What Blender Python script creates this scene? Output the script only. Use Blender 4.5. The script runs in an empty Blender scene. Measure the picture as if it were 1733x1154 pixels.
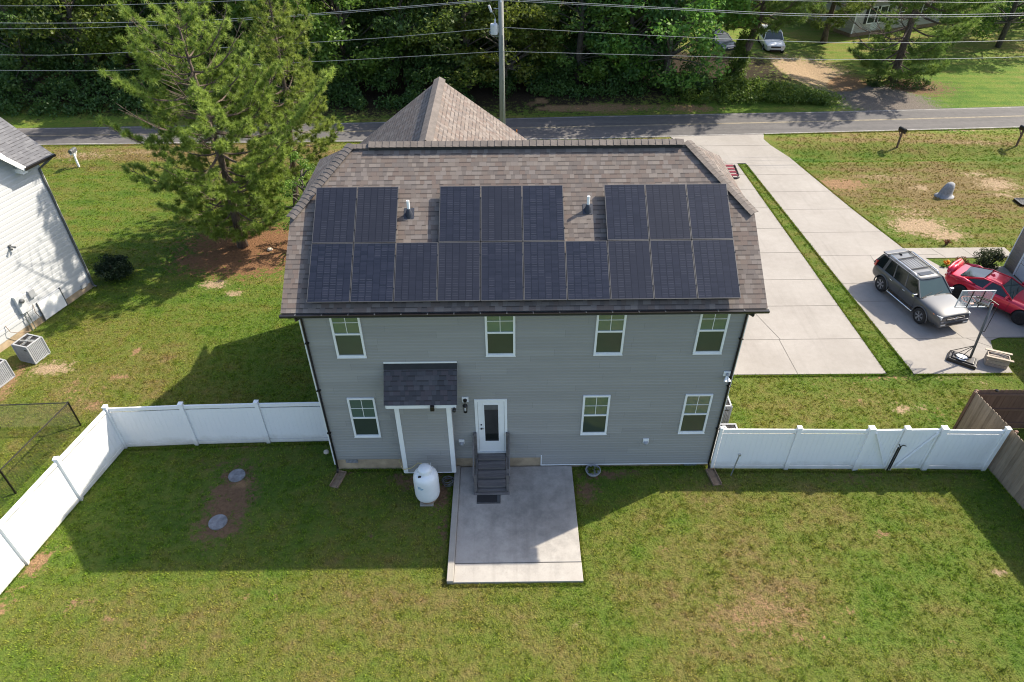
import bpy, bmesh, math, random
import numpy as np
from mathutils import Vector, Matrix, noise as mnoise
random.seed(7); rng = np.random.default_rng(7)
SC = bpy.context.scene
COL = SC.collection
PI = math.pi

# ---------------------------------------------------------------- camera
def make_camera():
    f, p, yw, r, X, Y, Z = 1157.217, 0.673746, 0.0053134, -0.00729143, 5.726, -15.045379, 17.383882
    cp, sp = math.cos(p), math.sin(p)
    fwd = Vector((math.sin(yw)*cp, math.cos(yw)*cp, -sp)); right = Vector((math.cos(yw), -math.sin(yw), 0)); up = right.cross(fwd)
    r2 = right*math.cos(r) + up*math.sin(r); u2 = -right*math.sin(r) + up*math.cos(r)
    cd = bpy.data.cameras.new('camera'); cam = bpy.data.objects.new('camera', cd); COL.objects.link(cam)
    m = Matrix((r2, u2, -fwd)).transposed().to_4x4(); m.translation = (X, Y, Z)
    cam.matrix_world = m
    cd.sensor_fit = 'HORIZONTAL'; cd.sensor_width = 36; cd.lens = f/1733*36
    cd.clip_start = .1; cd.clip_end = 2000
    SC.camera = cam
make_camera()

# ---------------------------------------------------------------- light
SUN_U = Vector((-.94, -.485, -1.0))               # direction the light travels
elev = math.atan2(1.0, math.hypot(.94, .485)); azim = math.atan2(.94, .485)
w = bpy.data.worlds.new('World'); SC.world = w; w.use_nodes = True
nt = w.node_tree; bg = nt.nodes['Background']
sky = nt.nodes.new('ShaderNodeTexSky'); sky.sky_type = 'NISHITA'; sky.sun_disc = False
sky.sun_elevation = elev; sky.sun_rotation = azim; sky.air_density = 1.0; sky.dust_density = 2.0; sky.ozone_density = 1.0
nt.links.new(sky.outputs[0], bg.inputs[0]); bg.inputs[1].default_value = 0.15
sl = bpy.data.lights.new('sun', 'SUN'); sl.energy = 4.6; sl.angle = math.radians(.55); sl.color = (1, .91, .75)
so = bpy.data.objects.new('sun', sl); COL.objects.link(so); so.location = (30, 20, 40)
so.rotation_euler = SUN_U.to_track_quat('-Z', 'Y').to_euler()
SC.view_settings.view_transform = 'Standard'; SC.view_settings.look = 'None'
SC.view_settings.exposure = 1.0; SC.view_settings.gamma = 1
SC.view_settings.use_curve_mapping = False
try:
    SC.cycles.max_bounces = 6; SC.cycles.transparent_max_bounces = 12; SC.cycles.sample_clamp_indirect = 6; SC.cycles.use_denoising = True; SC.cycles.use_adaptive_sampling = False; SC.cycles.filter_width = 1.1
except Exception: pass

# ---------------------------------------------------------------- node helpers
def newmat(name):
    m = bpy.data.materials.new(name); m.use_nodes = True
    return m, m.node_tree, m.node_tree.nodes['Principled BSDF']
def setin(n, k, v):
    if hasattr(v, 'is_output') or isinstance(v, bpy.types.NodeSocket): n.id_data.links.new(v, n.inputs[k])
    else: n.inputs[k].default_value = v
def N(nt, t, ins=None, **props):
    n = nt.nodes.new('ShaderNode'+t)
    for k, v in props.items(): setattr(n, k, v)
    for k, v in (ins or {}).items(): setin(n, k, v)
    return n
def math_(nt, op, a, b=None, c=None, clamp=False):
    n = nt.nodes.new('ShaderNodeMath'); n.operation = op; n.use_clamp = clamp
    setin(n, 0, a)
    if b is not None: setin(n, 1, b)
    if c is not None: setin(n, 2, c)
    return n.outputs[0]
def mixc(nt, fac, a, b, mode='MIX'):
    n = nt.nodes.new('ShaderNodeMix'); n.data_type = 'RGBA'; n.blend_type = mode
    def s(i, v):
        if isinstance(v, bpy.types.NodeSocket): nt.links.new(v, n.inputs[i])
        elif isinstance(v, (int, float)): n.inputs[i].default_value = v if i == 0 else (v, v, v, 1)
        else: n.inputs[i].default_value = (*v[:3], 1)
    s(0, fac); s(6, a); s(7, b)
    return n.outputs[2]
def rng_(nt, v, a, b, c=0., d=1., smooth=False):
    n = nt.nodes.new('ShaderNodeMapRange'); n.clamp = True
    if smooth: n.interpolation_type = 'SMOOTHSTEP'
    setin(n, 0, v); n.inputs[1].default_value = a; n.inputs[2].default_value = b; n.inputs[3].default_value = c; n.inputs[4].default_value = d
    return n.outputs[0]
def noise(nt, vec, scale, detail=3, rough=.55):
    n = nt.nodes.new('ShaderNodeTexNoise'); nt.links.new(vec, n.inputs['Vector'])
    n.inputs['Scale'].default_value = scale; n.inputs['Detail'].default_value = detail; n.inputs['Roughness'].default_value = rough
    return n.outputs['Fac']
def pos(nt): return nt.nodes.new('ShaderNodeNewGeometry').outputs['Position']
def objc(nt): return nt.nodes.new('ShaderNodeTexCoord').outputs['Object']
def ramp(nt, fac, stops, interp='LINEAR'):
    n = nt.nodes.new('ShaderNodeValToRGB'); n.color_ramp.interpolation = interp
    e = n.color_ramp.elements
    while len(e) < len(stops): e.new(.5)
    for i, (p, c) in enumerate(stops): e[i].position = p; e[i].color = (*c[:3], 1)
    nt.links.new(fac, n.inputs[0]); return n.outputs[0]
def bump(nt, bs, h, strength=.4, dist=.02):
    b = nt.nodes.new('ShaderNodeBump'); b.inputs['Strength'].default_value = strength; b.inputs['Distance'].default_value = dist
    nt.links.new(h, b.inputs['Height']); nt.links.new(b.outputs[0], bs.inputs['Normal'])
def plain(name, col, rough=.6, metal=0., var=.12, scale=6., bumpv=0., coat=0., ior=None, spec=None, bscale=60, cols2=None):
    m, nt, bs = newmat(name)
    p = pos(nt) if False else objc(nt)
    a = noise(nt, p, scale, 4)
    c2 = tuple(x*(1-var) for x in col) if cols2 is None else cols2
    c1 = tuple(min(1, x*(1+var)) for x in col)
    nt.links.new(mixc(nt, rng_(nt, a, .3, .7), c2, c1), bs.inputs['Base Color'])
    bs.inputs['Roughness'].default_value = rough; bs.inputs['Metallic'].default_value = metal
    if coat: bs.inputs['Coat Weight'].default_value = coat; bs.inputs['Coat Roughness'].default_value = .04
    if ior: bs.inputs['IOR'].default_value = ior
    if spec is not None: bs.inputs['Specular IOR Level'].default_value = spec
    if bumpv: bump(nt, bs, noise(nt, p, bscale, 4), bumpv, .02)
    return m

# lawn colour shared by the soil sheet and the blades (all by world position)
def lawn_colour(nt):
    p = pos(nt)
    big = noise(nt, p, .11, 3); mid = noise(nt, p, .55, 4); sm = noise(nt, p, 2.6, 4, .65)
    # mowing / thatch streaks running along the yard
    mp = N(nt, 'Mapping', {'Vector': p}); mp.inputs['Scale'].default_value = (.35, 1.6, 1); mp.inputs['Rotation'].default_value = (0, 0, .35)
    st = noise(nt, mp.outputs[0], 1.3, 4, .6)
    k = math_(nt, 'ADD', math_(nt, 'MULTIPLY', big, .9), math_(nt, 'MULTIPLY', mid, .9))
    k = math_(nt, 'ADD', k, math_(nt, 'MULTIPLY', sm, .7)); k = math_(nt, 'ADD', k, math_(nt, 'MULTIPLY', st, .5))
    att = N(nt, 'Attribute', attribute_name='dry').outputs['Fac']
    k = math_(nt, 'ADD', k, att)
    sx = N(nt, 'SeparateXYZ', {0: p}); ph = math_(nt, 'ADD', math_(nt, 'MULTIPLY', sx.outputs[1], 5.7), math_(nt, 'ADD', math_(nt, 'MULTIPLY', sx.outputs[0], .35), math_(nt, 'MULTIPLY', mid, 3.)))
    far = rng_(nt, sx.outputs[1], 6., 11., .0, 1.)
    k = math_(nt, 'ADD', k, math_(nt, 'MULTIPLY', math_(nt, 'MULTIPLY', math_(nt, 'SINE', ph), .09), far))
    return ramp(nt, rng_(nt, k, 1.08, 1.92), [(0, (.070, .142, .018)), (.35, (.120, .182, .027)), (.62, (.162, .184, .038)), (.85, (.202, .178, .056)), (1, (.23, .17, .076))]), sm, mid

# ---------------------------------------------------------------- mesh builder
class MB:
    def __init__(s): s.v = []; s.f = []; s.m = []; s.uv = []
    def add(s, vs, fs, mat=0, uvs=None):
        o = len(s.v); s.v += [tuple(v) for v in vs]
        for i, f in enumerate(fs):
            s.f.append(tuple(o+j for j in f)); s.m.append(mat)
            s.uv.append(uvs[i] if uvs else [(0, 0)]*len(f))
        return s
    def poly(s, pts, mat=0, uv=None): return s.add(pts, [tuple(range(len(pts)))], mat, [uv] if uv else None)
    def box(s, x0, x1, y0, y1, z0, z1, mat=0):
        v = [(x0,y0,z0),(x1,y0,z0),(x1,y1,z0),(x0,y1,z0),(x0,y0,z1),(x1,y0,z1),(x1,y1,z1),(x0,y1,z1)]
        return s.add(v, [(0,3,2,1),(4,5,6,7),(0,1,5,4),(1,2,6,5),(2,3,7,6),(3,0,4,7)], mat)
    def obox(s, c, ax, ay, az, mat=0):
        c = Vector(c); ax = Vector(ax); ay = Vector(ay); az = Vector(az)
        v = [c+sx*ax+sy*ay+sz*az for sz in (-1,1) for sx, sy in ((-1,-1),(1,-1),(1,1),(-1,1))]
        return s.add(v, [(0,3,2,1),(4,5,6,7),(0,1,5,4),(1,2,6,5),(2,3,7,6),(3,0,4,7)], mat)
    def bar(s, p, q, w, h, up=(0,0,1), mat=0):
        p = Vector(p); q = Vector(q); d = (q-p); L = d.length; d.normalize(); up = Vector(up)
        sd = d.cross(up)
        if sd.length < 1e-4: sd = d.cross(Vector((1,0,0)))
        sd.normalize(); u = sd.cross(d)
        return s.obox((p+q)/2, d*L/2, sd*w/2, u*h/2, mat)
    def prism(s, pts, z0, z1, mat=0):
        n = len(pts)
        v = [(x,y,z0) for x,y in pts]+[(x,y,z1) for x,y in pts]
        return s.add(v, [tuple(range(n-1,-1,-1)), tuple(range(n,2*n))]+[(i,(i+1)%n,n+(i+1)%n,n+i) for i in range(n)], mat)
    def tube(s, pts, r, n=8, mat=0, cap=True, squash=1.):
        pts = [Vector(p) for p in pts]; rs = r if isinstance(r, (list, tuple)) else [r]*len(pts)
        rings = []; prev = None
        for i, p in enumerate(pts):
            d = (pts[min(i+1, len(pts)-1)]-pts[max(i-1, 0)]).normalized()
            a = Vector((0,0,1)) if abs(d.z) < .9 else Vector((1,0,0))
            if prev is not None: a = prev
            sd = d.cross(a).normalized(); u = sd.cross(d).normalized(); prev = u
            rings.append([p+rs[i]*(math.cos(2*PI*k/n)*sd+math.sin(2*PI*k/n)*u*squash) for k in range(n)])
        v = [q for R in rings for q in R]; fs = []
        for i in range(len(rings)-1):
            for k in range(n): fs.append((i*n+k, i*n+(k+1)%n, (i+1)*n+(k+1)%n, (i+1)*n+k))
        if cap: fs += [tuple(range(n-1,-1,-1)), tuple(range((len(rings)-1)*n, len(rings)*n))]
        return s.add(v, fs, mat)
    def lathe(s, prof, c=(0,0,0), n=24, axis='z', mat=0):
        c = Vector(c); v = []; fs = []
        for r, h in prof:
            for k in range(n):
                a = 2*PI*k/n; x, y = r*math.cos(a), r*math.sin(a)
                v.append(c+Vector((x,y,h)) if axis == 'z' else c+Vector((x,h,y)) if axis == 'y' else c+Vector((h,x,y)))
        for i in range(len(prof)-1):
            for k in range(n): fs.append((i*n+k, i*n+(k+1)%n, (i+1)*n+(k+1)%n, (i+1)*n+k))
        fs += [tuple(range(n-1,-1,-1)), tuple(range((len(prof)-1)*n, len(prof)*n))]
        return s.add(v, fs, mat)
    def build(s, name, mats, parent=None, smooth=False, bevel=0., world=True, seg=2):
        me = bpy.data.meshes.new(name)
        off = Vector((0,0,0)); p = parent
        if world:
            while p is not None: off += p.location; p = p.parent
        me.from_pydata([tuple(Vector(v)-off) for v in s.v], [], s.f)
        if not isinstance(mats, (list, tuple)): mats = [mats]
        for m in mats: me.materials.append(m)
        me.polygons.foreach_set('material_index', s.m)
        uvl = me.uv_layers.new(name='UVMap'); flat = [c for u in s.uv for t in u for c in t]
        uvl.data.foreach_set('uv', flat)
        me.validate(); me.update()
        if smooth: me.polygons.foreach_set('use_smooth', [True]*len(me.polygons))
        bm = bmesh.new(); bm.from_mesh(me); bmesh.ops.recalc_face_normals(bm, faces=bm.faces) if not smooth or smooth != 'keep' else None; bm.to_mesh(me); bm.free()
        o = bpy.data.objects.new(name, me); COL.objects.link(o)
        if parent is not None: o.parent = parent
        if bevel:
            md = o.modifiers.new('bevel', 'BEVEL'); md.width = bevel; md.segments = seg; md.limit_method = 'ANGLE'; md.angle_limit = .6
        return o
def thing(name, label, cat, loc=(0,0,0), group=None, rz=0.):
    o = bpy.data.objects.new(name, None); COL.objects.link(o); o.location = loc; o.rotation_euler = (0,0,rz)
    o.empty_display_size = .2
    return tag(o, label, cat, group)
def tag(o, label, cat, group=None):
    o['label'] = label; o['category'] = cat
    if group: o['group'] = group
    return o
def kind(o, k, label=None, cat=None):
    o['kind'] = k
    if label: o['label'] = label
    if cat: o['category'] = cat
    return o
def copy_tree(o, parent=None):
    c = o.copy(); COL.objects.link(c)
    if parent is not None: c.parent = parent
    for ch in o.children: copy_tree(ch, c)
    return c
def fastmesh(name, verts, tris, mats, parent=None, matidx=None, smooth=False, quads=False):
    k = 4 if quads else 3
    me = bpy.data.meshes.new(name); nv = len(verts); nf = len(tris)
    me.vertices.add(nv); me.vertices.foreach_set('co', np.asarray(verts, np.float32).ravel())
    me.loops.add(nf*k); me.loops.foreach_set('vertex_index', np.asarray(tris, np.int32).ravel())
    me.polygons.add(nf); me.polygons.foreach_set('loop_start', np.arange(0, nf*k, k, dtype=np.int32))
    me.polygons.foreach_set('loop_total', np.full(nf, k, np.int32))
    for m in (mats if isinstance(mats, (list, tuple)) else [mats]): me.materials.append(m)
    if matidx is not None: me.polygons.foreach_set('material_index', np.asarray(matidx, np.int32))
    me.update(calc_edges=True)
    if smooth: me.polygons.foreach_set('use_smooth', np.ones(nf, bool))
    o = bpy.data.objects.new(name, me); COL.objects.link(o)
    if parent is not None: o.parent = parent
    return o

# ---------------------------------------------------------------- materials
def m_ground():
    m, nt, bs = newmat('lawn_soil')
    col, sm, mid = lawn_colour(nt); p = pos(nt)
    fine = noise(nt, p, 26, 3, .7); fine2 = noise(nt, p, 9, 3, .7); clod = noise(nt, p, 3.2, 5, .65)
    g = mixc(nt, 1.0, col, ramp(nt, math_(nt, 'ADD', math_(nt, 'MULTIPLY', fine, .6), math_(nt, 'MULTIPLY', fine2, .4)), [(.3, (.42, .42, .42)), (.5, (.95,)*3), (.7, (1.35, 1.35, 1.3))]), 'MULTIPLY')
    yy = N(nt, 'SeparateXYZ', {0: p}).outputs[1]; g = mixc(nt, 1., g, mixc(nt, rng_(nt, yy, 26., 28.), (.74, .74, .72), (1, 1, 1)), 'MULTIPLY')
    bare = N(nt, 'Attribute', attribute_name='bare').outputs['Fac']
    sc = N(nt, 'Attribute', attribute_name='soil').outputs['Color']
    sc = mixc(nt, 1.0, sc, ramp(nt, noise(nt, p, 7, 5, .7), [(.25, (.6,.6,.6)), (.55, (1,1,1)), (.8, (1.2,1.2,1.2))]), 'MULTIPLY')
    k = math_(nt, 'ADD', bare, math_(nt, 'MULTIPLY', math_(nt, 'SUBTRACT', clod, .5), 1.9))
    k = math_(nt, 'ADD', k, math_(nt, 'MULTIPLY', math_(nt, 'SUBTRACT', fine2, .5), 1.3))
    mask = rng_(nt, k, .36, .72)
    c = mixc(nt, mask, g, sc)
    nt.links.new(c, bs.inputs['Base Color']); bs.inputs['Roughness'].default_value = .95; bs.inputs['Specular IOR Level'].default_value = .15
    h = math_(nt, 'ADD', math_(nt, 'MULTIPLY', fine, .5), fine2)
    bump(nt, bs, h, 1.0, .1)
    return m
def m_blade():
    m, nt, bs = newmat('grass_blade')
    col, sm, mid = lawn_colour(nt)
    r = N(nt, 'NewGeometry').outputs['Random Per Island']
    c = mixc(nt, 1.0, col, ramp(nt, r, [(0, (.5,.54,.42)), (.45, (1.1,1.15,.95)), (.8, (1.65,1.62,1.4)), (1, (2.0,1.9,1.7))]), 'MULTIPLY')
    out = nt.nodes['Material Output']
    d = N(nt, 'BsdfDiffuse', {'Color': c}); t = N(nt, 'BsdfTranslucent', {'Color': c}); mx = N(nt, 'MixShader', {0: .3, 1: d.outputs[0], 2: t.outputs[0]})
    nt.links.new(mx.outputs[0], out.inputs[0]); nt.nodes.remove(bs)
    return m
def m_leaf(name, dark, light, trans=.35, gloss=.0):
    m, nt, bs = newmat(name)
    r = N(nt, 'NewGeometry').outputs['Random Per Island']; oi = N(nt, 'ObjectInfo').outputs['Random']
    p = objc(nt); n = noise(nt, p, 1.5, 3)
    k = math_(nt, 'ADD', math_(nt, 'MULTIPLY', r, .5), math_(nt, 'MULTIPLY', math_(nt, 'SUBTRACT', n, .38), 2.2), clamp=True)
    c = mixc(nt, k, dark, light)
    hs = N(nt, 'HueSaturation', {'Hue': math_(nt, 'ADD', .475, math_(nt, 'MULTIPLY', oi, .045)), 'Saturation': 1., 'Value': math_(nt, 'ADD', .7, math_(nt, 'MULTIPLY', oi, .6)), 'Color': c}).outputs[0]
    d = N(nt, 'BsdfDiffuse', {'Color': hs}); t = N(nt, 'BsdfTranslucent', {'Color': hs}); mx = N(nt, 'MixShader', {0: trans, 1: d.outputs[0], 2: t.outputs[0]})
    g = N(nt, 'BsdfGlossy', {'Color': (.6,.6,.6,1), 'Roughness': .5}); m2 = N(nt, 'MixShader', {0: .035, 1: mx.outputs[0], 2: g.outputs[0]})
    nt.links.new(m2.outputs[0], nt.nodes['Material Output'].inputs[0]); nt.nodes.remove(bs)
    return m
def m_bark(name, a, b):
    m, nt, bs = newmat(name); p = objc(nt)
    mp = N(nt, 'Mapping', {'Vector': p}); mp.inputs['Scale'].default_value = (1, 1, .25)
    n = noise(nt, mp.outputs[0], 14, 5, .7)
    nt.links.new(ramp(nt, n, [(.35, a), (.6, b)]), bs.inputs['Base Color']); bs.inputs['Roughness'].default_value = .9
    bump(nt, bs, n, .8, .05); return m
def m_shingle(name, cols, row=.143, tab=.15, shade_seam=.8, gran=.2):
    m, nt, bs = newmat(name)
    uv = N(nt, 'UVMap').outputs[0]; sp = N(nt, 'SeparateXYZ', {0: uv})
    v = math_(nt, 'DIVIDE', sp.outputs[1], row); rw = math_(nt, 'FLOOR', v); fr = math_(nt, 'FRACT', v)
    wn = N(nt, 'TexWhiteNoise', {'W': rw}, noise_dimensions='1D').outputs[0]
    u = math_(nt, 'ADD', math_(nt, 'DIVIDE', sp.outputs[0], tab), math_(nt, 'MULTIPLY', wn, 7.))
    # uneven tab widths
    u = math_(nt, 'ADD', u, math_(nt, 'MULTIPLY', math_(nt, 'SINE', math_(nt, 'ADD', math_(nt, 'MULTIPLY', u, 2.1), math_(nt, 'MULTIPLY', rw, 3.7))), .2))
    cu = math_(nt, 'FLOOR', u); fu = math_(nt, 'FRACT', u)
    cv = N(nt, 'CombineXYZ', {0: cu, 1: rw, 2: 0.}).outputs[0]
    w1 = N(nt, 'TexWhiteNoise', {'Vector': cv}, noise_dimensions='3D').outputs[0]
    cv2 = N(nt, 'CombineXYZ', {0: cu, 1: rw, 2: 5.}).outputs[0]
    w2 = N(nt, 'TexWhiteNoise', {'Vector': cv2}, noise_dimensions='3D').outputs[0]
    n = len(cols); c = ramp(nt, w1, [(i/n, q) for i, q in enumerate(cols)], 'CONSTANT')
    blend = noise(nt, uv, .7, 3); gr = noise(nt, uv, 90, 2, .8)
    avg = tuple(sum(q[i] for q in cols)/n for i in range(3))
    c = mixc(nt, rng_(nt, blend, .3, .75, .2, .55), c, avg)
    c = mixc(nt, 1., c, ramp(nt, gr, [(.3, (1-gran,)*3), (.7, (1+gran,)*3)]), 'MULTIPLY')
    butt_shade = math_(nt, 'MULTIPLY', rng_(nt, fr, .72, .8), rng_(nt, w2, .25, .6, .15, .8))  # shade below each butt edge, painted into the colour as a dark strip
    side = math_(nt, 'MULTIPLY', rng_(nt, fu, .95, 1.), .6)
    dk = math_(nt, 'MAXIMUM', butt_shade, side)
    c = mixc(nt, math_(nt, 'MULTIPLY', dk, shade_seam), c, (.025, .022, .022))
    nt.links.new(c, bs.inputs['Base Color']); bs.inputs['Roughness'].default_value = .92; bs.inputs['Specular IOR Level'].default_value = .25
    h = math_(nt, 'ADD', math_(nt, 'SUBTRACT', 1., fr), math_(nt, 'MULTIPLY', w2, .5)); bump(nt, bs, h, .5, .012)
    return m
def m_concrete(name, a=(.23,.21,.19), b=(.285,.264,.243), stain=0., centre=None):
    m, nt, bs = newmat(name); p = pos(nt)
    n1 = noise(nt, p, .5, 4); n2 = noise(nt, p, 3.5, 6, .65); n3 = noise(nt, p, 60, 2)
    k = math_(nt, 'ADD', math_(nt, 'MULTIPLY', n1, .6), math_(nt, 'MULTIPLY', n2, .4))
    c = mixc(nt, rng_(nt, k, .35, .65), a, b)
    c = mixc(nt, 1., c, ramp(nt, n3, [(.3, (.9,)*3), (.7, (1.07,)*3)]), 'MULTIPLY')
    mp2 = N(nt, 'Mapping', {'Vector': p}); mp2.inputs['Scale'].default_value = (2.2, .12, 1); tr_ = noise(nt, mp2.outputs[0], 1.6, 3, .6)
    c = mixc(nt, math_(nt, 'MULTIPLY', rng_(nt, tr_, .55, .72), .22), c, (.15, .14, .125))
    drip = noise(nt, p, 1.4, 5, .7); c = mixc(nt, math_(nt, 'MULTIPLY', rng_(nt, drip, .66, .74), .3), c, (.13, .12, .11))
    sp_ = noise(nt, p, 11, 2, .5); c = mixc(nt, math_(nt, 'MULTIPLY', rng_(nt, sp_, .70, .76), .25), c, (.16,.15,.13))
    if stain:
        mp = N(nt, 'Mapping', {'Vector': p}); mp.inputs['Location'].default_value = tuple(-x for x in centre)
        ln = N(nt, 'VectorMath', {0: mp.outputs[0]}, operation='LENGTH').outputs['Value']
        s = math_(nt, 'ADD', rng_(nt, ln, .3, 3.4, .62, 0.), math_(nt, 'MULTIPLY', math_(nt, 'SUBTRACT', noise(nt, p, 2.2, 7, .72), .5), 1.5))
        c = mixc(nt, math_(nt, 'MULTIPLY', rng_(nt, s, .15, .75), stain), c, (.095, .093, .088))
    nt.links.new(c, bs.inputs['Base Color']); bs.inputs['Roughness'].default_value = .85
    bump(nt, bs, n3, .15, .006); return m
def m_asphalt():
    m, nt, bs = newmat('asphalt'); p = pos(nt)
    mp = N(nt, 'Mapping', {'Vector': p}); mp.inputs['Scale'].default_value = (.12, 1.6, 1)
    n1 = noise(nt, mp.outputs[0], 1.2, 4); n2 = noise(nt, p, 2.5, 5, .6); n3 = noise(nt, p, 45, 2)
    c = mixc(nt, rng_(nt, math_(nt, 'ADD', math_(nt, 'MULTIPLY', n1, .6), math_(nt, 'MULTIPLY', n2, .4)), .38, .62), (.07, .066, .067), (.11, .102, .10))
    c = mixc(nt, 1., c, ramp(nt, n3, [(.3, (.85,)*3), (.7, (1.15,)*3)]), 'MULTIPLY')
    nt.links.new(c, bs.inputs['Base Color']); bs.inputs['Roughness'].default_value = .9; bump(nt, bs, n3, .3, .01); return m
def m_siding(name, a, b, pitch=.115):
    m, nt, bs = newmat(name); p = objc(nt); sp = N(nt, 'SeparateXYZ', {0: p})
    rw = math_(nt, 'FLOOR', math_(nt, 'DIVIDE', sp.outputs[2], pitch*2))
    wn = N(nt, 'TexWhiteNoise', {'W': rw}, noise_dimensions='1D').outputs[0]
    s = math_(nt, 'ADD', sp.outputs[0], sp.outputs[1])
    cu = math_(nt, 'ADD', math_(nt, 'DIVIDE', s, 3.6), math_(nt, 'MULTIPLY', wn, 9.)); cell = math_(nt, 'FLOOR', cu)
    w2 = N(nt, 'TexWhiteNoise', {'Vector': N(nt, 'CombineXYZ', {0: cell, 1: rw, 2: 0.}).outputs[0]}, noise_dimensions='3D').outputs[0]
    n = noise(nt, p, 1.1, 4)
    k = math_(nt, 'ADD', math_(nt, 'MULTIPLY', w2, .6), math_(nt, 'MULTIPLY', n, .4))
    c = mixc(nt, rng_(nt, k, .1, .9), a, b)
    seam = rng_(nt, math_(nt, 'FRACT', cu), .0, .0035, 1., 0.)
    c = mixc(nt, math_(nt, 'MULTIPLY', seam, .5), c, tuple(x*.3 for x in a))
    nt.links.new(c, bs.inputs['Base Color']); bs.inputs['Roughness'].default_value = .55; bs.inputs['Specular IOR Level'].default_value = .3
    bump(nt, bs, noise(nt, p, 35, 2), .1, .004); return m
def m_vinyl():
    m, nt, bs = newmat('white_vinyl'); p = pos(nt); z = N(nt, 'SeparateXYZ', {0: p}).outputs[2]
    n = noise(nt, p, 2.0, 5, .7); n2 = noise(nt, p, 14, 3)
    c = mixc(nt, n, (.77,.775,.79), (.82,.82,.825))
    g = math_(nt, 'MULTIPLY', rng_(nt, math_(nt, 'ADD', z, math_(nt, 'MULTIPLY', n, .5)), .26, .66, 1., 0.), .6)
    g = math_(nt, 'MAXIMUM', g, math_(nt, 'MULTIPLY', rng_(nt, n2, .70, .78), .35))
    c = mixc(nt, g, c, (.36,.33,.25))
    nt.links.new(c, bs.inputs['Base Color']); bs.inputs['Roughness'].default_value = .42; return m
def m_glass(name, col, ior=2.0, rough=.02):
    m, nt, bs = newmat(name); p = objc(nt); n = noise(nt, p, 1.6, 2)
    oi = N(nt, 'ObjectInfo').outputs['Random']; nt.links.new(mixc(nt, math_(nt, 'ADD', math_(nt, 'MULTIPLY', n, .5), math_(nt, 'MULTIPLY', oi, .6), clamp=True), tuple(x*.6 for x in col), tuple(x*1.3 for x in col)), bs.inputs['Base Color'])
    bs.inputs['Roughness'].default_value = rough; bs.inputs['IOR'].default_value = ior
    bump(nt, bs, noise(nt, p, 14, 3), .06, .004); return m
def m_wood(name, a, b, axis=(8, 8, .8), rough=.85):
    m, nt, bs = newmat(name); p = objc(nt)
    mp = N(nt, 'Mapping', {'Vector': p}); mp.inputs['Scale'].default_value = axis
    n = noise(nt, mp.outputs[0], 2.2, 6, .65); n2 = noise(nt, p, 1.3, 3)
    r = N(nt, 'NewGeometry').outputs['Random Per Island']
    k = math_(nt, 'ADD', math_(nt, 'MULTIPLY', n, .55), math_(nt, 'ADD', math_(nt, 'MULTIPLY', n2, .25), math_(nt, 'MULTIPLY', r, .25)))
    nt.links.new(mixc(nt, rng_(nt, k, .3, .72), a, b), bs.inputs['Base Color']); bs.inputs['Roughness'].default_value = rough
    bump(nt, bs, n, .4, .01); return m
def m_panel():
    m, nt, bs = newmat('solar_cells'); uv = N(nt, 'UVMap').outputs[0]; sp = N(nt, 'SeparateXYZ', {0: uv})
    # u: 0..6 cells across, v: 0..24 half cells up
    U, V = sp.outputs[0], sp.outputs[1]; fu = math_(nt, 'FRACT', U); fv = math_(nt, 'FRACT', V)
    cu = math_(nt, 'FLOOR', U); cv = math_(nt, 'FLOOR', V); oi = N(nt, 'ObjectInfo').outputs['Random']
    wn = N(nt, 'TexWhiteNoise', {'Vector': N(nt, 'CombineXYZ', {0: cu, 1: cv, 2: math_(nt, 'MULTIPLY', oi, 50.)}).outputs[0]}, noise_dimensions='3D').outputs[0]
    blk = N(nt, 'TexWhiteNoise', {'Vector': N(nt, 'CombineXYZ', {0: cu, 1: math_(nt, 'FLOOR', math_(nt, 'DIVIDE', V, 9.)), 2: math_(nt, 'MULTIPLY', oi, 90.)}).outputs[0]}, noise_dimensions='3D').outputs[0]
    c = mixc(nt, wn, (.009, .011, .019), (.016, .018, .030))
    c = mixc(nt, oi, c, (.018, .018, .024))
    gu = math_(nt, 'MAXIMUM', rng_(nt, fu, .965, .98), rng_(nt, fu, .03, .015)); gv = rng_(nt, fv, .9, .94)
    c = mixc(nt, gu, c, (.004, .004, .006))
    dash = math_(nt, 'MULTIPLY', gv, math_(nt, 'MULTIPLY', rng_(nt, fu, .08, .14), rng_(nt, fu, .92, .86)))
    c = mixc(nt, math_(nt, 'MULTIPLY', dash, rng_(nt, blk, .3, .8, .08, .55)), c, (.13, .13, .155))
    nt.links.new(c, bs.inputs['Base Color']); bs.inputs['Roughness'].default_value = .22; bs.inputs['IOR'].default_value = 1.5
    bs.inputs['Coat Weight'].default_value = .1; bs.inputs['Coat Roughness'].default_value = .12
    return m

MAT = {}
MAT['ground'] = m_ground(); MAT['blade'] = m_blade()
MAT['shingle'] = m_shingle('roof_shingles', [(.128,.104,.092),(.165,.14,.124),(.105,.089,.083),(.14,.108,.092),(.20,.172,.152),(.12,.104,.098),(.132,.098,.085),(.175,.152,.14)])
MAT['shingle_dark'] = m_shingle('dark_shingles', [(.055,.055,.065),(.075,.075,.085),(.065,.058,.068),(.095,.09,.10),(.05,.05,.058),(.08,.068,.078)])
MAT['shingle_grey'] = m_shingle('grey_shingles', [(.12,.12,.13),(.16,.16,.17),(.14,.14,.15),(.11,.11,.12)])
MAT['cap'] = plain('ridge_cap_shingle', (.115,.098,.088), .92, var=.22, scale=4, bumpv=.3)
MAT['concrete'] = m_concrete('driveway_concrete'); MAT['patio'] = m_concrete('patio_concrete', (.31,.285,.26), (.38,.355,.325), .6, (6.2,-1.5,0))
MAT['kerb'] = m_concrete('curb_concrete', (.26,.24,.21), (.34,.315,.28))
MAT['joint'] = plain('joint_filler', (.16,.148,.13), .95)
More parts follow.
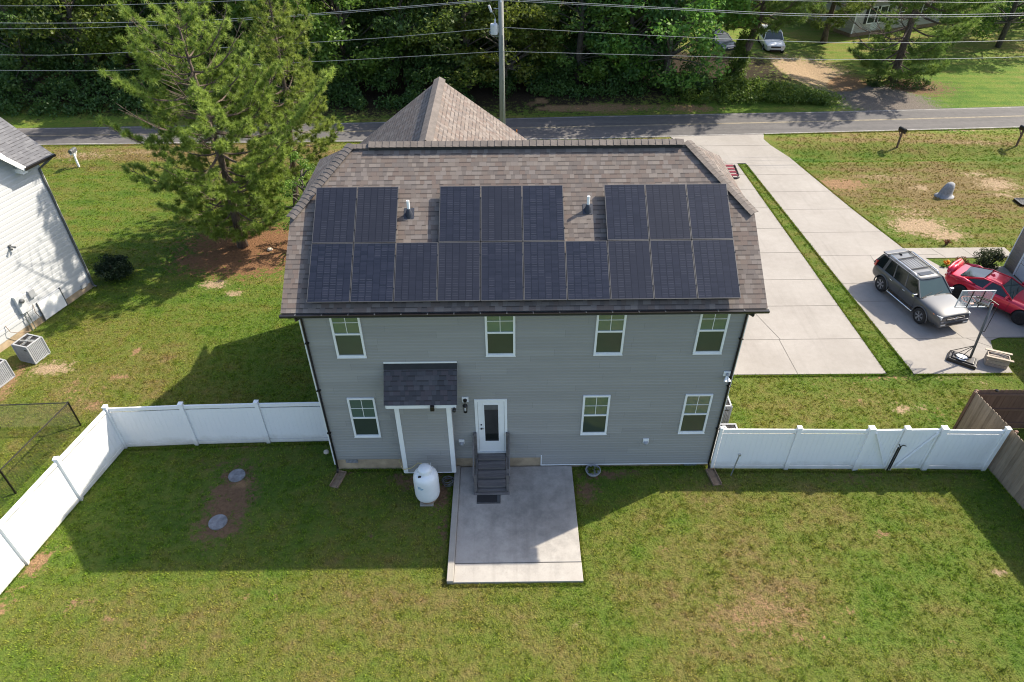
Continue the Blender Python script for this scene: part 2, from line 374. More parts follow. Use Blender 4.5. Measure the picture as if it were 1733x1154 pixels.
MAT['asphalt'] = m_asphalt()
MAT['yellow'] = plain('worn_yellow_paint', (.25,.21,.14), .8, var=.4, scale=3); MAT['whiteline'] = plain('worn_white_paint', (.28,.27,.26), .8, var=.4, scale=3)
MAT['siding'] = m_siding('grey_green_siding', (.264,.258,.25), (.308,.302,.292))
MAT['siding_white'] = m_siding('white_siding', (.46,.47,.49), (.49,.50,.52), .2)
MAT['siding_taupe'] = m_siding('taupe_siding', (.20,.17,.15), (.24,.205,.18), .12)
MAT['siding_far'] = m_siding('pale_grey_siding', (.36,.35,.33), (.42,.41,.39), .12)
MAT['block'] = plain('tan_block', (.36,.275,.185), .9, var=.25, scale=3, bumpv=.3, bscale=20)
MAT['white'] = plain('white_trim', (.76,.765,.77), .45, var=.03, scale=3)
MAT['vinyl'] = m_vinyl()
MAT['black'] = plain('black_metal', (.012,.010,.010), .35, var=.2)
MAT['blackmat'] = plain('black_matte', (.02,.02,.021), .8, var=.2)
MAT['screen'] = m_glass('screened_glass', (.045,.060,.050), 1.7, .08)
MAT['pane'] = m_glass('window_pane', (.085,.13,.11), 2.4, .03)
MAT['doorglass'] = m_glass('door_glass', (.016,.019,.018), 1.8, .03)
MAT['blind'] = plain('pale_blind', (.35,.36,.35), .7)
MAT['steel'] = plain('brushed_steel', (.5,.5,.5), .35, 1.); MAT['galv'] = plain('galvanised', (.36,.38,.40), .45, .7, var=.2)
MAT['grey'] = plain('grey_paint', (.30,.31,.33), .5, var=.1); MAT['ltgrey'] = plain('light_grey_paint', (.52,.54,.56), .5, var=.08)
MAT['dkgrey'] = plain('dark_grey_paint', (.09,.095,.10), .5, var=.15)
MAT['stepwood'] = m_wood('weathered_step_wood', (.07,.062,.062), (.20,.185,.18), (1.2, 9, 9))
MAT['fencewood'] = m_wood('weathered_fence_wood', (.13,.095,.068), (.30,.235,.175))
MAT['fencewood_in'] = m_wood('brown_fence_wood', (.085,.045,.03), (.17,.10,.07))
MAT['firewood'] = m_wood('sun_bleached_wood', (.28,.22,.17), (.50,.43,.35))
MAT['tank'] = plain('tank_white', (.70,.72,.74), .35, var=.03, coat=.2); MAT['rust'] = plain('rusty_base', (.22,.15,.10), .9, var=.3)
MAT['soil_blue'] = plain('blue', (.05,.25,.42), .5); MAT['rubber'] = plain('rubber', (.018,.018,.02), .85)
MAT['lid'] = plain('septic_lid_concrete', (.17,.175,.19), .85, var=.35, scale=7, bumpv=.4)
MAT['rock'] = plain('grey_rock', (.26,.265,.28), .85, var=.25, scale=9, bumpv=.6); MAT['stone'] = plain('pale_stone', (.5,.44,.36), .8, var=.2)
MAT['cell'] = m_panel(); MAT['frame'] = plain('panel_frame', (.10,.098,.10), .45, .5, var=.1)
MAT['pvc'] = plain('white_pvc', (.8,.8,.8), .4); MAT['boot'] = plain('lead_boot', (.025,.03,.045), .6)
MAT['wire'] = plain('weathered_wire', (.36,.38,.40), .5, .3); MAT['pole'] = m_wood('pole_wood', (.17,.175,.16), (.30,.30,.275))
MAT['ceramic'] = plain('porcelain', (.55,.56,.60), .25)
MAT['pine_bark'] = m_bark('pine_bark', (.05,.035,.028), (.15,.11,.085)); MAT['bark'] = m_bark('grey_bark', (.045,.038,.03), (.12,.105,.085))
MAT['needle'] = m_leaf('pine_needles', (.12,.21,.032), (.38,.52,.10), .5)
MAT['needle_dk'] = m_leaf('dark_pine_needles', (.08,.13,.024), (.20,.26,.055), .45)
MAT['leaf'] = m_leaf('broad_leaves', (.062,.135,.02), (.185,.285,.045), .5)
MAT['leaf_bright'] = m_leaf('bright_leaves', (.08,.14,.016), (.20,.28,.04), .5)
MAT['leaf_dk'] = m_leaf('dark_leaves', (.035,.082,.022), (.105,.19,.04), .45)
MAT['leaf_shrub'] = m_leaf('shrub_leaves', (.014,.035,.014), (.035,.065,.022), .2)
MAT['leaf_olive'] = m_leaf('olive_leaves', (.03,.045,.018), (.075,.09,.035), .25)
MAT['leaf_red'] = m_leaf('red_leaves', (.12,.04,.02), (.26,.10,.04), .25)
MAT['petal'] = plain('orange_petals', (.85,.32,.02), .6)

# ---------------------------------------------------------------- ground
SOIL = [(24.7,20.7,1.27,.76,1.,0),(26.8,15.8,1.35,.87,1,1),(27.7,14.9,1.18,.59,.8,1),(27.6,21.5,2.03,.63,.45,1),(29.,20.1,.46,.37,.8,1),(33.5,20.5,1.19,.75,.8,1),(32.9,21.8,.85,.32,.7,1),(27.,17.2,1.86,1.2,.4,1),(33.1,19.2,.97,.35,.6,1),(35.4,28.5,3.47,.3,.6,1),(35.8,26.5,2.23,.38,.35,1),(-12.1,5.3,.74,.32,1,1),(-9.2,4.8,.32,.14,.9,0),(-9.5,3.2,.26,.22,.9,0),(-7.7,11.1,.54,.34,.9,1),(-6.6,10.3,.37,.23,.9,1),(-9.3,6.3,.14,.26,.9,0),(-10.5,4.1,1.34,.84,.4,0),(-9.2,13.2,1.2,.5,1,5),(-6.9,14.6,2.0,1.1,1.1,5),(-7.1,13.3,1.7,.9,1.1,5),(-5.9,13.4,1.0,.9,1,5),(-6.2,-4.7,.49,.25,.55,0),(-8.1,-3.4,.3,.45,.95,0),(-3.9,-5.8,.14,.26,.8,0),(-5.2,-5.2,.22,.12,.6,0),(-7.7,-2.9,.53,.16,.4,0),(-8.3,-4.8,.2,.5,.8,0),(-3.2,-1.2,.71,1.27,1.0,2),(-3.1,-.6,.46,.24,.9,0),(-3.2,-2.2,.76,.53,.9,2),(-3.7,.2,.79,.36,.5,2),(12.3,-5.2,1.5,.75,.5,0),(13.6,-5.9,.9,.4,.4,0),(10.7,-5.5,.25,.13,.5,0),(14.9,-5.3,.22,.21,.5,0),(10.2,-3.1,.21,.1,.7,0),(11.9,-4.5,.41,.18,.4,0),(14.,-3.6,.68,.16,.35,0),(16.8,-2.8,.21,.19,.75,0),(12.4,-6.6,.3,.15,.5,0),(19.6,-4.1,.2,.11,.8,1),(17.1,-6.1,.31,.14,.4,0),(8.1,-1.,.47,.38,.85,2),(8.9,-.3,.97,.18,.8,2),(12.1,-.8,1.14,.29,.4,2),(17.,-.6,1.34,.35,.45,2),(20.1,-.4,.77,.15,.4,2),(11.8,-1.4,.56,.47,.3,2),(22.7,4.2,1.34,.34,.3,1),(19.8,2.5,.3,.27,.8,1),(20.5,2.6,.21,.18,.7,1),(18.5,3.3,2.17,.71,.25,0),(19.6,4.2,2.45,.2,.45,0),(21.1,2.3,1.05,.61,.3,0),(.4,-.05,.59,.2,.5,2),(2.4,-.5,.38,.3,.8,2),(3.4,-.9,.4,.73,.9,2),(3.7,-2.3,.2,.89,.6,2),(1.5,-2.6,.14,.11,.7,2),(1.,-3.3,.14,.08,.6,2),(2.2,-.4,.48,.2,.8,2),(-3.2,1.1,2.63,.11,.6,0),(19.2,-.3,3.08,.07,.5,0),(7.4,-5.5,.19,.1,.7,1),(5.6,-5.2,.48,.17,.3,0),(1.,-6.3,.61,.22,.3,0),(-1.2,-4.4,.83,.26,.25,0),(29.6,40.5,1.8,2.2,1.1,1),(28.6,43.2,2.0,1.0,.8,1),(31.7,37.5,1.2,1.6,1.1,0),(32.9,34.6,1.8,1.9,1.3,3),(33.6,32.9,1.4,.8,1.3,3),(22.2,41.9,1.9,1.56,.8,1),(23.3,40.8,2.34,1.2,.7,1),(36.2,36.8,3.,1.9,.9,2),(11.6,32.9,5.39,.58,.9,0),(7.5,33.6,1.26,.96,.8,2),(8.2,33.8,.85,.6,1,0),(18.7,32.7,2.06,.58,.8,0),(-5.4,26.3,2.24,.47,.3,1),(-20.7,25.8,2.23,.55,.5,1),(-16.8,26.1,2.24,.37,.5,1),(-.6,26.8,2.27,.3,.4,1),(-6.,40,32,7,1.3,4),(-13.3,4.4,.35,2.,.7,0)]
SOILC = [(.27,.165,.09),(.36,.26,.165),(.165,.10,.06),(.17,.145,.125),(.035,.025,.016),(.20,.105,.055)]
# regional dryness added to the lawn colour ramp
DRY = [(28,19,7,5,.28),(33,21,8,4,.22),(20,2.6,5,2.4,.06),(12.3,-5,2.4,1.2,.22),(15,-4.6,6,3,.03),(-10.5,4.5,2.5,2,.20),(-12,25.9,16,1.7,.5),(30,27,14,.9,.36),(28,24.3,12,.6,-.36),(-8,19,8,4,.08),(-3.5,8,3.5,4,-.12),(-3,-1,6,3,-.16),(2,-5.5,6,2,.10),(38,36,9,5,-.28),(20.3,14,1,10,-.16),(8,-.6,4,.6,-.1),(-9.5,17,6,6,-.12),(-5,-5.5,4,1.2,.12),(27,9,2,2,-.3)]
def yroad_near(x): return np.interp(x, [-150,-25,-4,11,26.7,40,150], [24.8,27.35,27.42,27.5,28.17,28.76,33.5])
def yroad_far(x): return np.interp(x, [-150,-26.4,-4.6,6.2,11.5,28,42,150], [27.6,30.3,30.75,31.3,31.55,32.0,32.66,37.6])
def ground_h(x, y):
    yd = 24.6 + .02*(x-20)
    fade = 1-np.clip(1-np.abs(x-19.6)/4.6, 0, 1)**.5
    dep = np.where(x > 19.6, .36, .26)
    h = -dep*fade*np.exp(-((y-yd)/np.where(y > yd, 1.15, .8))**2)
    far = np.clip((y-yroad_far(x)-.4)/3.5, 0, 1); far = far*far*(3-2*far)
    h = h+np.where(x < 26, 1, np.clip(1-(x-26)/4, 0, 1))*far*.55
    return h
def hval(x, y): return float(ground_h(np.array([float(x)]), np.array([float(y)]))[0])
gx = np.concatenate([[-400,-250,-150,-100,-75,-60,-50,-44,-39], np.arange(-35, 52, .22), [54,57,61,66,72,80,100,150,250,400]])
gy = np.concatenate([[-300,-150,-80,-45,-30,-20,-14], np.arange(-10, 46, .22), [47,49,51,54,58,63,70,80,100,140,200,300,500]])
GX, GY = np.meshgrid(gx, gy); gxf, gyf = GX.ravel(), GY.ravel()
GZ = ground_h(gxf, gyf)
def soil_fields(x, y):
    bare = np.zeros_like(x); sc = np.zeros((len(x), 3))+np.array(SOILC[0]); best = np.full_like(x, .04)
    for cx, cy, rx, ry, s, k in SOIL:
        d2 = ((x-cx)/(rx*1.15))**2+((y-cy)/(ry*1.2))**2
        v = s*np.exp(-d2*(.9 if s <= 1.05 else .35)) if k != 4 else s*np.exp(-d2**2)
        bare = np.maximum(bare, v); q = v > best; sc[q] = SOILC[k]; best = np.where(q, v, best)
    return bare, sc
def dry_field(x, y):
    d = np.zeros_like(x)
    for cx, cy, rx, ry, s in DRY: d += s*np.exp(-((x-cx)/rx)**2-((y-cy)/ry)**2)
    return d
nx, ny = len(gx), len(gy)
ii = (np.arange(ny-1)[:, None]*nx+np.arange(nx-1)[None]).ravel()
ground = fastmesh('ground', np.stack([gxf, gyf, GZ], 1), np.stack([ii, ii+1, ii+nx+1, ii+nx], 1), MAT['ground'], smooth=True, quads=True)
b_, s_ = soil_fields(gxf, gyf)
a = ground.data.attributes.new('bare', 'FLOAT', 'POINT'); a.data.foreach_set('value', b_.astype(np.float32))
a = ground.data.attributes.new('dry', 'FLOAT', 'POINT'); a.data.foreach_set('value', dry_field(gxf, gyf).astype(np.float32))
a = ground.data.attributes.new('soil', 'FLOAT_VECTOR', 'POINT'); a.data.foreach_set('vector', s_.astype(np.float32).ravel())
kind(ground, 'structure')

# road, markings
def strip(xs, ya, yb, z, name, mat, zf=None):
    m = MB()
    for i in range(len(xs)-1):
        x0, x1 = xs[i], xs[i+1]
        m.poly([(x0, ya(x0), z), (x1, ya(x1), z), (x1, yb(x1), z), (x0, yb(x0), z)])
    return m.build(name, mat)
xs = list(np.arange(-140, 150, 2.))
road = kind(strip(xs, yroad_near, yroad_far, .012, 'road', MAT['asphalt']), 'structure')
yc = lambda x: (yroad_near(x)*.47+yroad_far(x)*.53)
kind(strip(xs, lambda x: yc(x)-.08, lambda x: yc(x)-.02, .016, 'road_centre_line', MAT['yellow']), 'structure')
kind(strip(xs, lambda x: yc(x)+.02, lambda x: yc(x)+.08, .016, 'road_centre_line', MAT['yellow']), 'structure')
kind(strip(xs, lambda x: yroad_near(x)+.12, lambda x: yroad_near(x)+.2, .016, 'road_edge_line', MAT['whiteline']), 'structure')
kind(strip(xs, lambda x: yroad_far(x)-.2, lambda x: yroad_far(x)-.13, .016, 'road_edge_line', MAT['whiteline']), 'structure')

# driveways
OUR = [(13.2,4.5),(20.13,4.46),(19.52,23.55),(19.9,23.55),(20.04,23.55),(22.86,24.8),(22.2,27.2),(22.4,28.0),(16.3,27.95),(16.9,26.),(17.2,21.),(15.8,19.),(13.2,18.)]
d = MB().prism([(13.2,4.5),(20.13,4.46),(19.52,23.55),(17.0,23.55),(16.8,21.),(13.2,19.)], -.08, .03)
d.build('driveway', MAT['concrete'])['kind'] = 'structure'
ap = MB().prism([(17.0,23.56),(20.04,23.55),(22.95,24.3),(22.35,26.2),(22.2,27.2),(22.45,27.98),(16.3,27.75),(16.95,26.)], -.3, .03)
ap.build('driveway_apron', MAT['concrete'])['kind'] = 'structure'
nd = MB().prism([(21.17,4.42),(24.95,4.42),(25.05,5.2),(25.0,5.9),(25.2,6.4),(25.7,6.62),(28.9,6.62),(28.9,11.9),(26.0,11.85),(25.6,12.7),(29.9,12.7),(29.9,13.6),(24.95,13.62),(24.1,17.6),(23.5,21.0),(22.94,24.3),(20.05,23.54)], -.08, .032)
nd.build('neighbour_driveway', MAT['concrete'])['kind'] = 'structure'
J = MB()
def jl(x0, y0, x1, y1, w=.02, z=.035):
    J.bar((x0, y0, z), (x1, y1, z), w, .004)
for y in (6.61, 8.92, 10.97, 13.32, 15.68, 17.9, 20.1, 22.):
    xr = 20.13-.61*(y-4.46)/19.1
    jl((13.2 if y < 18 else 17.1), y, xr-.02, y)
jl(16.1, 8.92, 16.75, 6.61); jl(16.7, 6.61, 16.75, 4.5); jl(16.1, 8.92, 15.9, 10.97); jl(17.9, 26.3, 18.9, 23.56); jl(17.0, 23.58, 20.0, 23.57); jl(16.9, 26.2, 22.4, 26.2)
for y in (6.57, 9.2, 10.61, 13.0, 15.22, 17.68, 19.77, 21.98):
    t = (y-4.4)/19.15; xl = 21.17-1.12*t
    xr = float(np.interp(y, [4.4,6.5,6.6,12,13.6,17.6,21,24.3], [24.9,25.2,28.8,28.8,24.95,24.1,23.5,22.94]))
    jl(xl+.03, y, xr-.05, y)
jl(22.9, 10.6, 23.1, 13.0); jl(22.9, 10.6, 24.2, 6.57); jl(24.3, 6.57, 25.0, 6.0); jl(26.6, 12.72, 26.3, 13.55); jl(28., 12.72, 27.8, 13.55)
J.build('driveway_joint', MAT['joint'])['kind'] = 'structure'

# patio, with its raised edging along the left
m = MB().box(4.09, 7.74, -3.62, -.02, -.1, .1); m.box(4.09, 7.745, -4.24, -3.64, -.1, .094)
kind(m.build('patio', MAT['patio'], bevel=.012), 'structure')
m = MB().box(3.9, 4.085, -4.25, -.02, -.1, .17); kind(m.build('patio_edging', MAT['kerb'], bevel=.012), 'structure')

# ---------------------------------------------------------------- grass blades
def build_grass():
    def inside(x, y):
        ok = np.ones(len(x), bool)
        def rect(a, b, c, d_): return (x > a) & (x < b) & (y > c) & (y < d_)
        ok &= ~rect(-.05, 12.33, 0.0, 9.8); ok &= ~rect(3.86, 7.77, -4.27, .2)
        ok &= ~rect(2.3, 3.95, -.45, .1)
        xr = 20.13-.61*(y-4.46)/19.1; ok &= ~((x > 13.2) & (x < xr) & (y > 4.46) & (y < 19.5)); ok &= ~((x > 16.8) & (x < xr) & (y > 19) & (y < 23.6))
        xl = 21.17-1.12*(y-4.4)/19.15; xr2 = np.interp(y, [4.42,6.4,6.62,6.63,13.6,13.62,17.6,21,24.3], [24.95,25.2,25.7,28.9,28.9,24.95,24.1,23.5,22.94])
        ok &= ~((x > xl) & (x < xr2) & (y > 4.42) & (y < 24.3)); ok &= ~((x > 16.3) & (x < 22.9) & (y > 23.5))
        ok &= y < yroad_near(x)-.02
        ok &= ~((x < -13.1-.333*(11-y)+.1) & (y < 11.2)); ok &= ~((x > 28.8) & (y < 12)); ok &= ~(((x-3.1)**2+(y+1.3)**2) < .12)
        ok &= ~((((x+3.24)/.28)**2+((y+.2)/.26)**2) < 1); ok &= ~((((x+3.26)/.3)**2+((y+2.02)/.28)**2) < 1)
        return ok
    V = []; DR = []; T = 0
    for (x0, x1, y0, y1, dens, nb, L, W) in ((-13.5, 23, -9, 9.5, 120, 9, .062, .021), (-30, 0, 9.5, 27.5, 50, 8, .065, .032), (0, 45, 9.5, 28.5, 46, 8, .065, .032), (23, 32, -9, 9.5, 30, 7, .06, .022), (-13, 22, -9, 9.5, .5, 26, .09, .030)):
        n = int((x1-x0)*(y1-y0)*dens)
        x = rng.uniform(x0, x1, n); y = rng.uniform(y0, y1, n)
        # keep to what this yard's camera side can plausibly see
        vis = (x > -8-.72*(y+8)-2.5) & (x < 19+.75*(y+8)+2.5); x, y = x[vis], y[vis]
        k = inside(x, y); x, y = x[k], y[k]
        bare, _ = soil_fields(x, y); k = rng.uniform(0, 1, len(x)) > np.clip(bare*1.5-.1, 0, .97); x, y = x[k], y[k]
        # clumpiness
        cl = np.sin(x*7.1+np.sin(y*5.3)*2)*np.sin(y*6.7+np.sin(x*4.9)*2); k = rng.uniform(-1.6, 1, len(x)) < cl*1.1+.5; x, y, cl = x[k], y[k], cl[k]
        n = len(x); z = ground_h(x, y)
        x = np.repeat(x, nb); y = np.repeat(y, nb); z = np.repeat(z, nb); hs = np.repeat(1+.35*cl, nb)
        ang = rng.uniform(0, 2*PI, n*nb); til = rng.uniform(.35, 1.35, n*nb); ln = rng.uniform(.6, 1.2, n*nb)*L*hs
        bx = x+rng.normal(0, L*.35, n*nb); by = y+rng.normal(0, L*.35, n*nb)
        dx, dy, dz = np.cos(ang)*np.sin(til), np.sin(ang)*np.sin(til), np.cos(til)
        sx, sy = -np.sin(ang)*W/2, np.cos(ang)*W/2
        a_ = np.stack([bx-sx, by-sy, z-.005], 1); b = np.stack([bx+sx, by+sy, z-.005], 1); c = np.stack([bx+dx*ln, by+dy*ln, z+dz*ln], 1)
        V.append(np.stack([a_, b, c], 1).reshape(-1, 3)); DR.append(np.repeat(dry_field(bx, by), 3))
    # ragged longer grass along slab, fence and wall edges
    EDG = [((3.86,-.5),(3.86,-4.3)),((3.86,-4.3),(7.77,-4.3)),((7.79,-4.3),(7.79,-.1)),((13.3,4.40),(20.1,4.38)),((20.17,4.5),(19.58,23.4)),((21.12,4.5),(20.02,23.4)),((21.2,4.36),(24.9,4.36)),((25.0,13.7),(24.15,17.6)),((24.15,17.6),(23.0,24.3)),((-7.3,1.0),(-.1,1.2)),((-7.5,1.0),(-8.8,-5.7)),((12.4,-.25),(21.1,-.42)),((.1,-.06),(2.3,-.06)),((8,-.06),(12.2,-.06)),((21.15,1.4),(21.6,-2.2)),((22.4,27.95),(45,28.85)),((-28,27.2),(-2,27.3))]
    for (ax_, ay_), (bx_, by_) in EDG:
        LL = math.hypot(bx_-ax_, by_-ay_); n = int(LL*150); t = rng.uniform(0, 1, n); off = np.abs(rng.normal(0, .022, n)); nx_, ny_ = (by_-ay_)/LL, -(bx_-ax_)/LL; sgn = rng.choice([-1, 1], n)
        x = ax_+(bx_-ax_)*t+nx_*off*sgn; y = ay_+(by_-ay_)*t+ny_*off*sgn; z = ground_h(x, y); nb = 4; x = np.repeat(x, nb); y = np.repeat(y, nb); z = np.repeat(z, nb); m_ = n*nb
        ang = rng.uniform(0, 2*PI, m_); til = rng.uniform(.1, .9, m_); ln = rng.uniform(.05, .115, m_)*(.6+.6*np.repeat(rng.uniform(0, 1, n), nb)); dx, dy, dz = np.cos(ang)*np.sin(til), np.sin(ang)*np.sin(til), np.cos(til); sx, sy = -np.sin(ang)*.008, np.cos(ang)*.008
        V.append(np.stack([np.stack([x-sx, y-sy, z-.005], 1), np.stack([x+sx, y+sy, z-.005], 1), np.stack([x+dx*ln, y+dy*ln, z+dz*ln], 1)], 1).reshape(-1, 3)); DR.append(np.repeat(dry_field(x, y), 3))
    V = np.concatenate(V); DR = np.concatenate(DR); nt_ = len(V)//3
    o = fastmesh('lawn_grass', V, np.arange(nt_*3).reshape(-1, 3), MAT['blade'])
    a_ = o.data.attributes.new('dry', 'FLOAT', 'POINT'); a_.data.foreach_set('value', DR.astype(np.float32))
    kind(o, 'stuff', 'short patchy mown lawn grass around the houses', 'grass')
    print('grass tris', nt_)
build_grass()

# ---------------------------------------------------------------- the house
def lap_wall(mb, p0, p1, nrm, z0, z1, pitch=.115, top=None, lo=None, hi=None, mat=0, out=.016):
    """lapped boards from p0 to p1 (xy), facing nrm; lo/hi(z) clip the run for gables"""
    p0 = Vector((*p0, 0)); p1 = Vector((*p1, 0)); n = Vector((*nrm, 0)); L = (p1-p0).length; d = (p1-p0)/L
    z = z0
    while z < z1-1e-4:
        zt = min(z+pitch, z1)
        a0 = lo(z) if lo else 0.; b0 = hi(z) if hi else L; a1 = lo(zt) if lo else 0.; b1 = hi(zt) if hi else L
        if b0-a0 < .02: break
        zk = z+(zt-z)*.68; ak = a0+(a1-a0)*.68; bk = b0+(b1-b0)*.68
        Z = lambda s_, o_, zz: (p0.x+d.x*s_+n.x*o_, p0.y+d.y*s_+n.y*o_, zz)
        mb.poly([Z(a0,out,z), Z(b0,out,z), Z(bk,out,zk), Z(ak,out,zk)], mat); mb.poly([Z(ak,out,zk), Z(bk,out,zk), Z(b1,.002,zt), Z(a1,.002,zt)], mat)
        mb.poly([Z(a0,0,z), Z(b0,0,z), Z(b0,out,z), Z(a0,out,z)], mat)
        z = zt
HW, HD = 12.28, 7.72
S = .649                                           # roof slope
EY, EZ = -.385, 6.70                                # rear eave edge
RY, RZ = 3.945, 9.51                               # ridge
house = thing('house', 'two-storey grey-green sided house with brown shingle roof in the middle of the yard', 'house', (6.14, 3.86, 0))
w_ = MB(); lap_wall(w_, (0,0), (HW,0), (0,-1), .52, 6.56)
# the skirt of boards that drops lower right of the patio
lap_wall(w_, (6.74,0), (HW,0), (0,-1), .175, .52)
w_.poly([(0,.0,.52),(HW,.0,.52),(HW,.0,6.56),(0,.0,6.56)])
w_.build('rear_wall', MAT['siding'], house)
for x, nx_, nm in ((0, -1, 'side_wall'), (HW, 1, 'side_wall')):
    m = MB(); sh = lambda z: 0 if z < 6.7 else (z-6.7)/S
    lap_wall(m, (x, 0), (x, HD), (nx_, 0), .45, 8.2, lo=lambda z: sh(z), hi=lambda z: HD-sh(z))
    m.poly([(x,0,.3),(x,HD,.3),(x,HD,6.7),(x,HD-(1.5)/S,8.2),(x,1.5/S,8.2),(x,0,6.7)])
    m.build(nm, MAT['siding'], house)
m = MB(); lap_wall(m, (HW, HD), (0, HD), (0, 1), .45, 6.62); m.poly([(0,HD,.3),(HW,HD,.3),(HW,HD,6.62),(0,HD,6.62)])
m.build('front_wall', MAT['siding'], house)
m = MB(); 
lap_wall(m, (0, HD), (0, 9.75), (-1, 0), .45, 6.62); lap_wall(m, (6.74, HD), (6.74, 9.75), (1, 0), .45, 6.62)
lap_wall(m, (0, 9.75), (6.74, 9.75), (0, 1), .45, 9.2, lo=lambda z: max(0, (z-6.6)/.767), hi=lambda z: 6.74-max(0, (z-6.6)/.767))
m.box(.02, 6.72, HD, 9.73, .3, 6.6); m.build('front_wing_wall', MAT['siding'], house)
m = MB(); m.box(.03, HW-.03, .03, HD-.03, -.3, .515); m.box(.04, 6.7, HD-.05, 9.7, -.3, .45)
m.build('foundation', MAT['block'], house)
m = MB(); m.box(2.3, 6.72, .016, .03, .1, .5); 
# corner boards
for x0, x1, xa, xb in ((-.025, -.0, -.027, .02), (HW, HW+.025, HW-.02, HW+.027)):
    m = MB(); m.box(x0, x1, -.025, .11, .42, 6.56); m.box(xa, xb, -.032, -.0255, .3, 6.56); m.build('corner_board', MAT['white'], house)
m = MB().box(6.715, 6.745, -.026, -.003, .14, .62); m.box(6.746, HW, -.026, -.003, .14, .172); m.build('starter_strip', MAT['white'], house)

# roof: planes with a uv map in metres
def roof_plane(mb, pts, origin, udir, mat=0, thick=0.03):
    o = Vector(origin); u = Vector(udir).normalized(); P = [Vector(p) for p in pts]
    n = (P[1]-P[0]).cross(P[2]-P[0]).normalized()
    if n.z < 0: P.reverse(); n = -n
    v = n.cross(u).normalized()
    if v.z < 0: v = -v
    uv = [((p-o).dot(u)+50, (p-o).dot(v)+50*.143) for p in P]
    mb.poly(P, mat, uv)
    Q = [p-n*thick for p in P]; k = len(P)
    mb.add([*Q[::-1]], [tuple(range(k))], 1)
    for i in range(k): j = (i+1) % k; mb.poly([P[i], Q[i], Q[j], P[j]], 1)
XL, XR = -.32, 12.6; JL = (1.22, 10.95); HY = 1.975; HZ = EZ+(HY-EY)*S; FY = 2*RY-EY; HY2 = 2*RY-HY
roof = MB()
roof_plane(roof, [(XL,EY,EZ),(XR,EY,EZ),(XR,HY,HZ),(JL[1],RY,RZ),(JL[0],RY,RZ),(XL,HY,HZ)], (XL,EY,EZ), (1,0,0))
roof_plane(roof, [(XR,FY,EZ),(XL,FY,EZ),(XL,HY2,HZ),(JL[0],RY,RZ),(JL[1],RY,RZ),(XR,HY2,HZ)], (XR,FY,EZ), (-1,0,0))
roof_plane(roof, [(XR,HY,HZ),(XR,HY2,HZ),(JL[1],RY,RZ)], (XR,HY,HZ), (0,1,0))
roof_plane(roof, [(XL,HY2,HZ),(XL,HY,HZ),(JL[0],RY,RZ)], (XL,HY2,HZ), (0,-1,0))
# front wing and small front gable
WX, WZ, WY, WS = 3.37, 9.58, 9.62, .767
roof_plane(roof, [(WX,RY+.02,WZ),(WX,WY,WZ),(7.04,WY+.35,WZ-3.67*WS),(7.04,RY+2.,WZ-3.67*WS)], (7.04,RY,WZ-3.67*WS), (0,1,0))
roof_plane(roof, [(WX,WY,WZ),(WX,RY+.02,WZ),(-.3,RY+2.,WZ-3.67*WS),(-.3,WY+.35,WZ-3.67*WS)], (-.3,WY,WZ-3.67*WS), (0,-1,0))
roof_plane(roof, [(5.0,8,7.68),(5.0,11.0,7.68),(7.1,11.0,6.07),(7.1,8,6.07)], (7.1,8,6.07), (0,1,0))
roof_plane(roof, [(5.0,11.0,7.68),(5.0,8,7.68),(2.9,8,6.07),(2.9,11.0,6.07)], (2.9,11,6.07), (0,-1,0))
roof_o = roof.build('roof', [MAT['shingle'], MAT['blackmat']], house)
m = MB().box(3.2, 6.8, 9.7, 10.8, .3, 6.3); m.build('front_porch_wall', MAT['siding'], house)
# cap shingles, one after another along ridges and hips
def caps(mb, p, q, wid=.15, step=.14, h=.035, s1=S, s2=S):
    p = Vector(p); q = Vector(q); L = (q-p).length; d = (q-p)/L; n = max(1, int(L/step)); sd = d.cross(Vector((0,0,1))).normalized()
    for i in range(n):
        a = p+d*(L*i/n); b = p+d*(L*(i+1)/n+.02)
        la = .018+.004*random.random(); A = a+Vector((0,0,h+.007+.004*random.random())); B = b+Vector((0,0,h-.004))
        dz = Vector((0,0,1))
        pts = lambda c, e: [c+sd*wid*e-dz*wid*s1*.72, c, c-sd*wid*e-dz*wid*s2*.72]
        P1 = pts(A, 1.03); P2 = pts(B, 1.)
        mb.add(P1+P2+[P1[0]-dz*la, P1[2]-dz*la, P1[1]-dz*la], [(0,1,4,3),(1,2,5,4),(0,6,8,1),(1,8,7,2)])
def capo(*a_, **k_): cp = MB(); caps(cp, *a_, **k_); cp.build('ridge_cap', MAT['cap'], roof_o)
capo((JL[0],RY,RZ), (1.75,RY,RZ))
capo((XR,HY,HZ), (JL[1],RY,RZ), .17, h=.05, s1=.3, s2=.3); capo((XL,HY,HZ), (JL[0],RY,RZ), .17, h=.05, s1=.3, s2=.3)

capo((WX,WY,WZ), (WX,RY+.05,WZ), .2, s1=.77, s2=.77, h=.06); capo((5,11.,7.68), (5,9,7.68), .16, s1=.77, s2=.77)
rv = MB(); caps(rv, (1.75,RY,RZ+.07), (10.8,RY,RZ+.07), .2, .2); rv.build('ridge_vent', MAT['cap'], roof_o)
m = MB().box(1.76, 10.78, RY-.155, RY+.155, RZ-.09, RZ+.035); m.build('ridge_vent_shadow_core', MAT['blackmat'], roof_o)  # matte black fill stands for the shadow gap under the raised caps
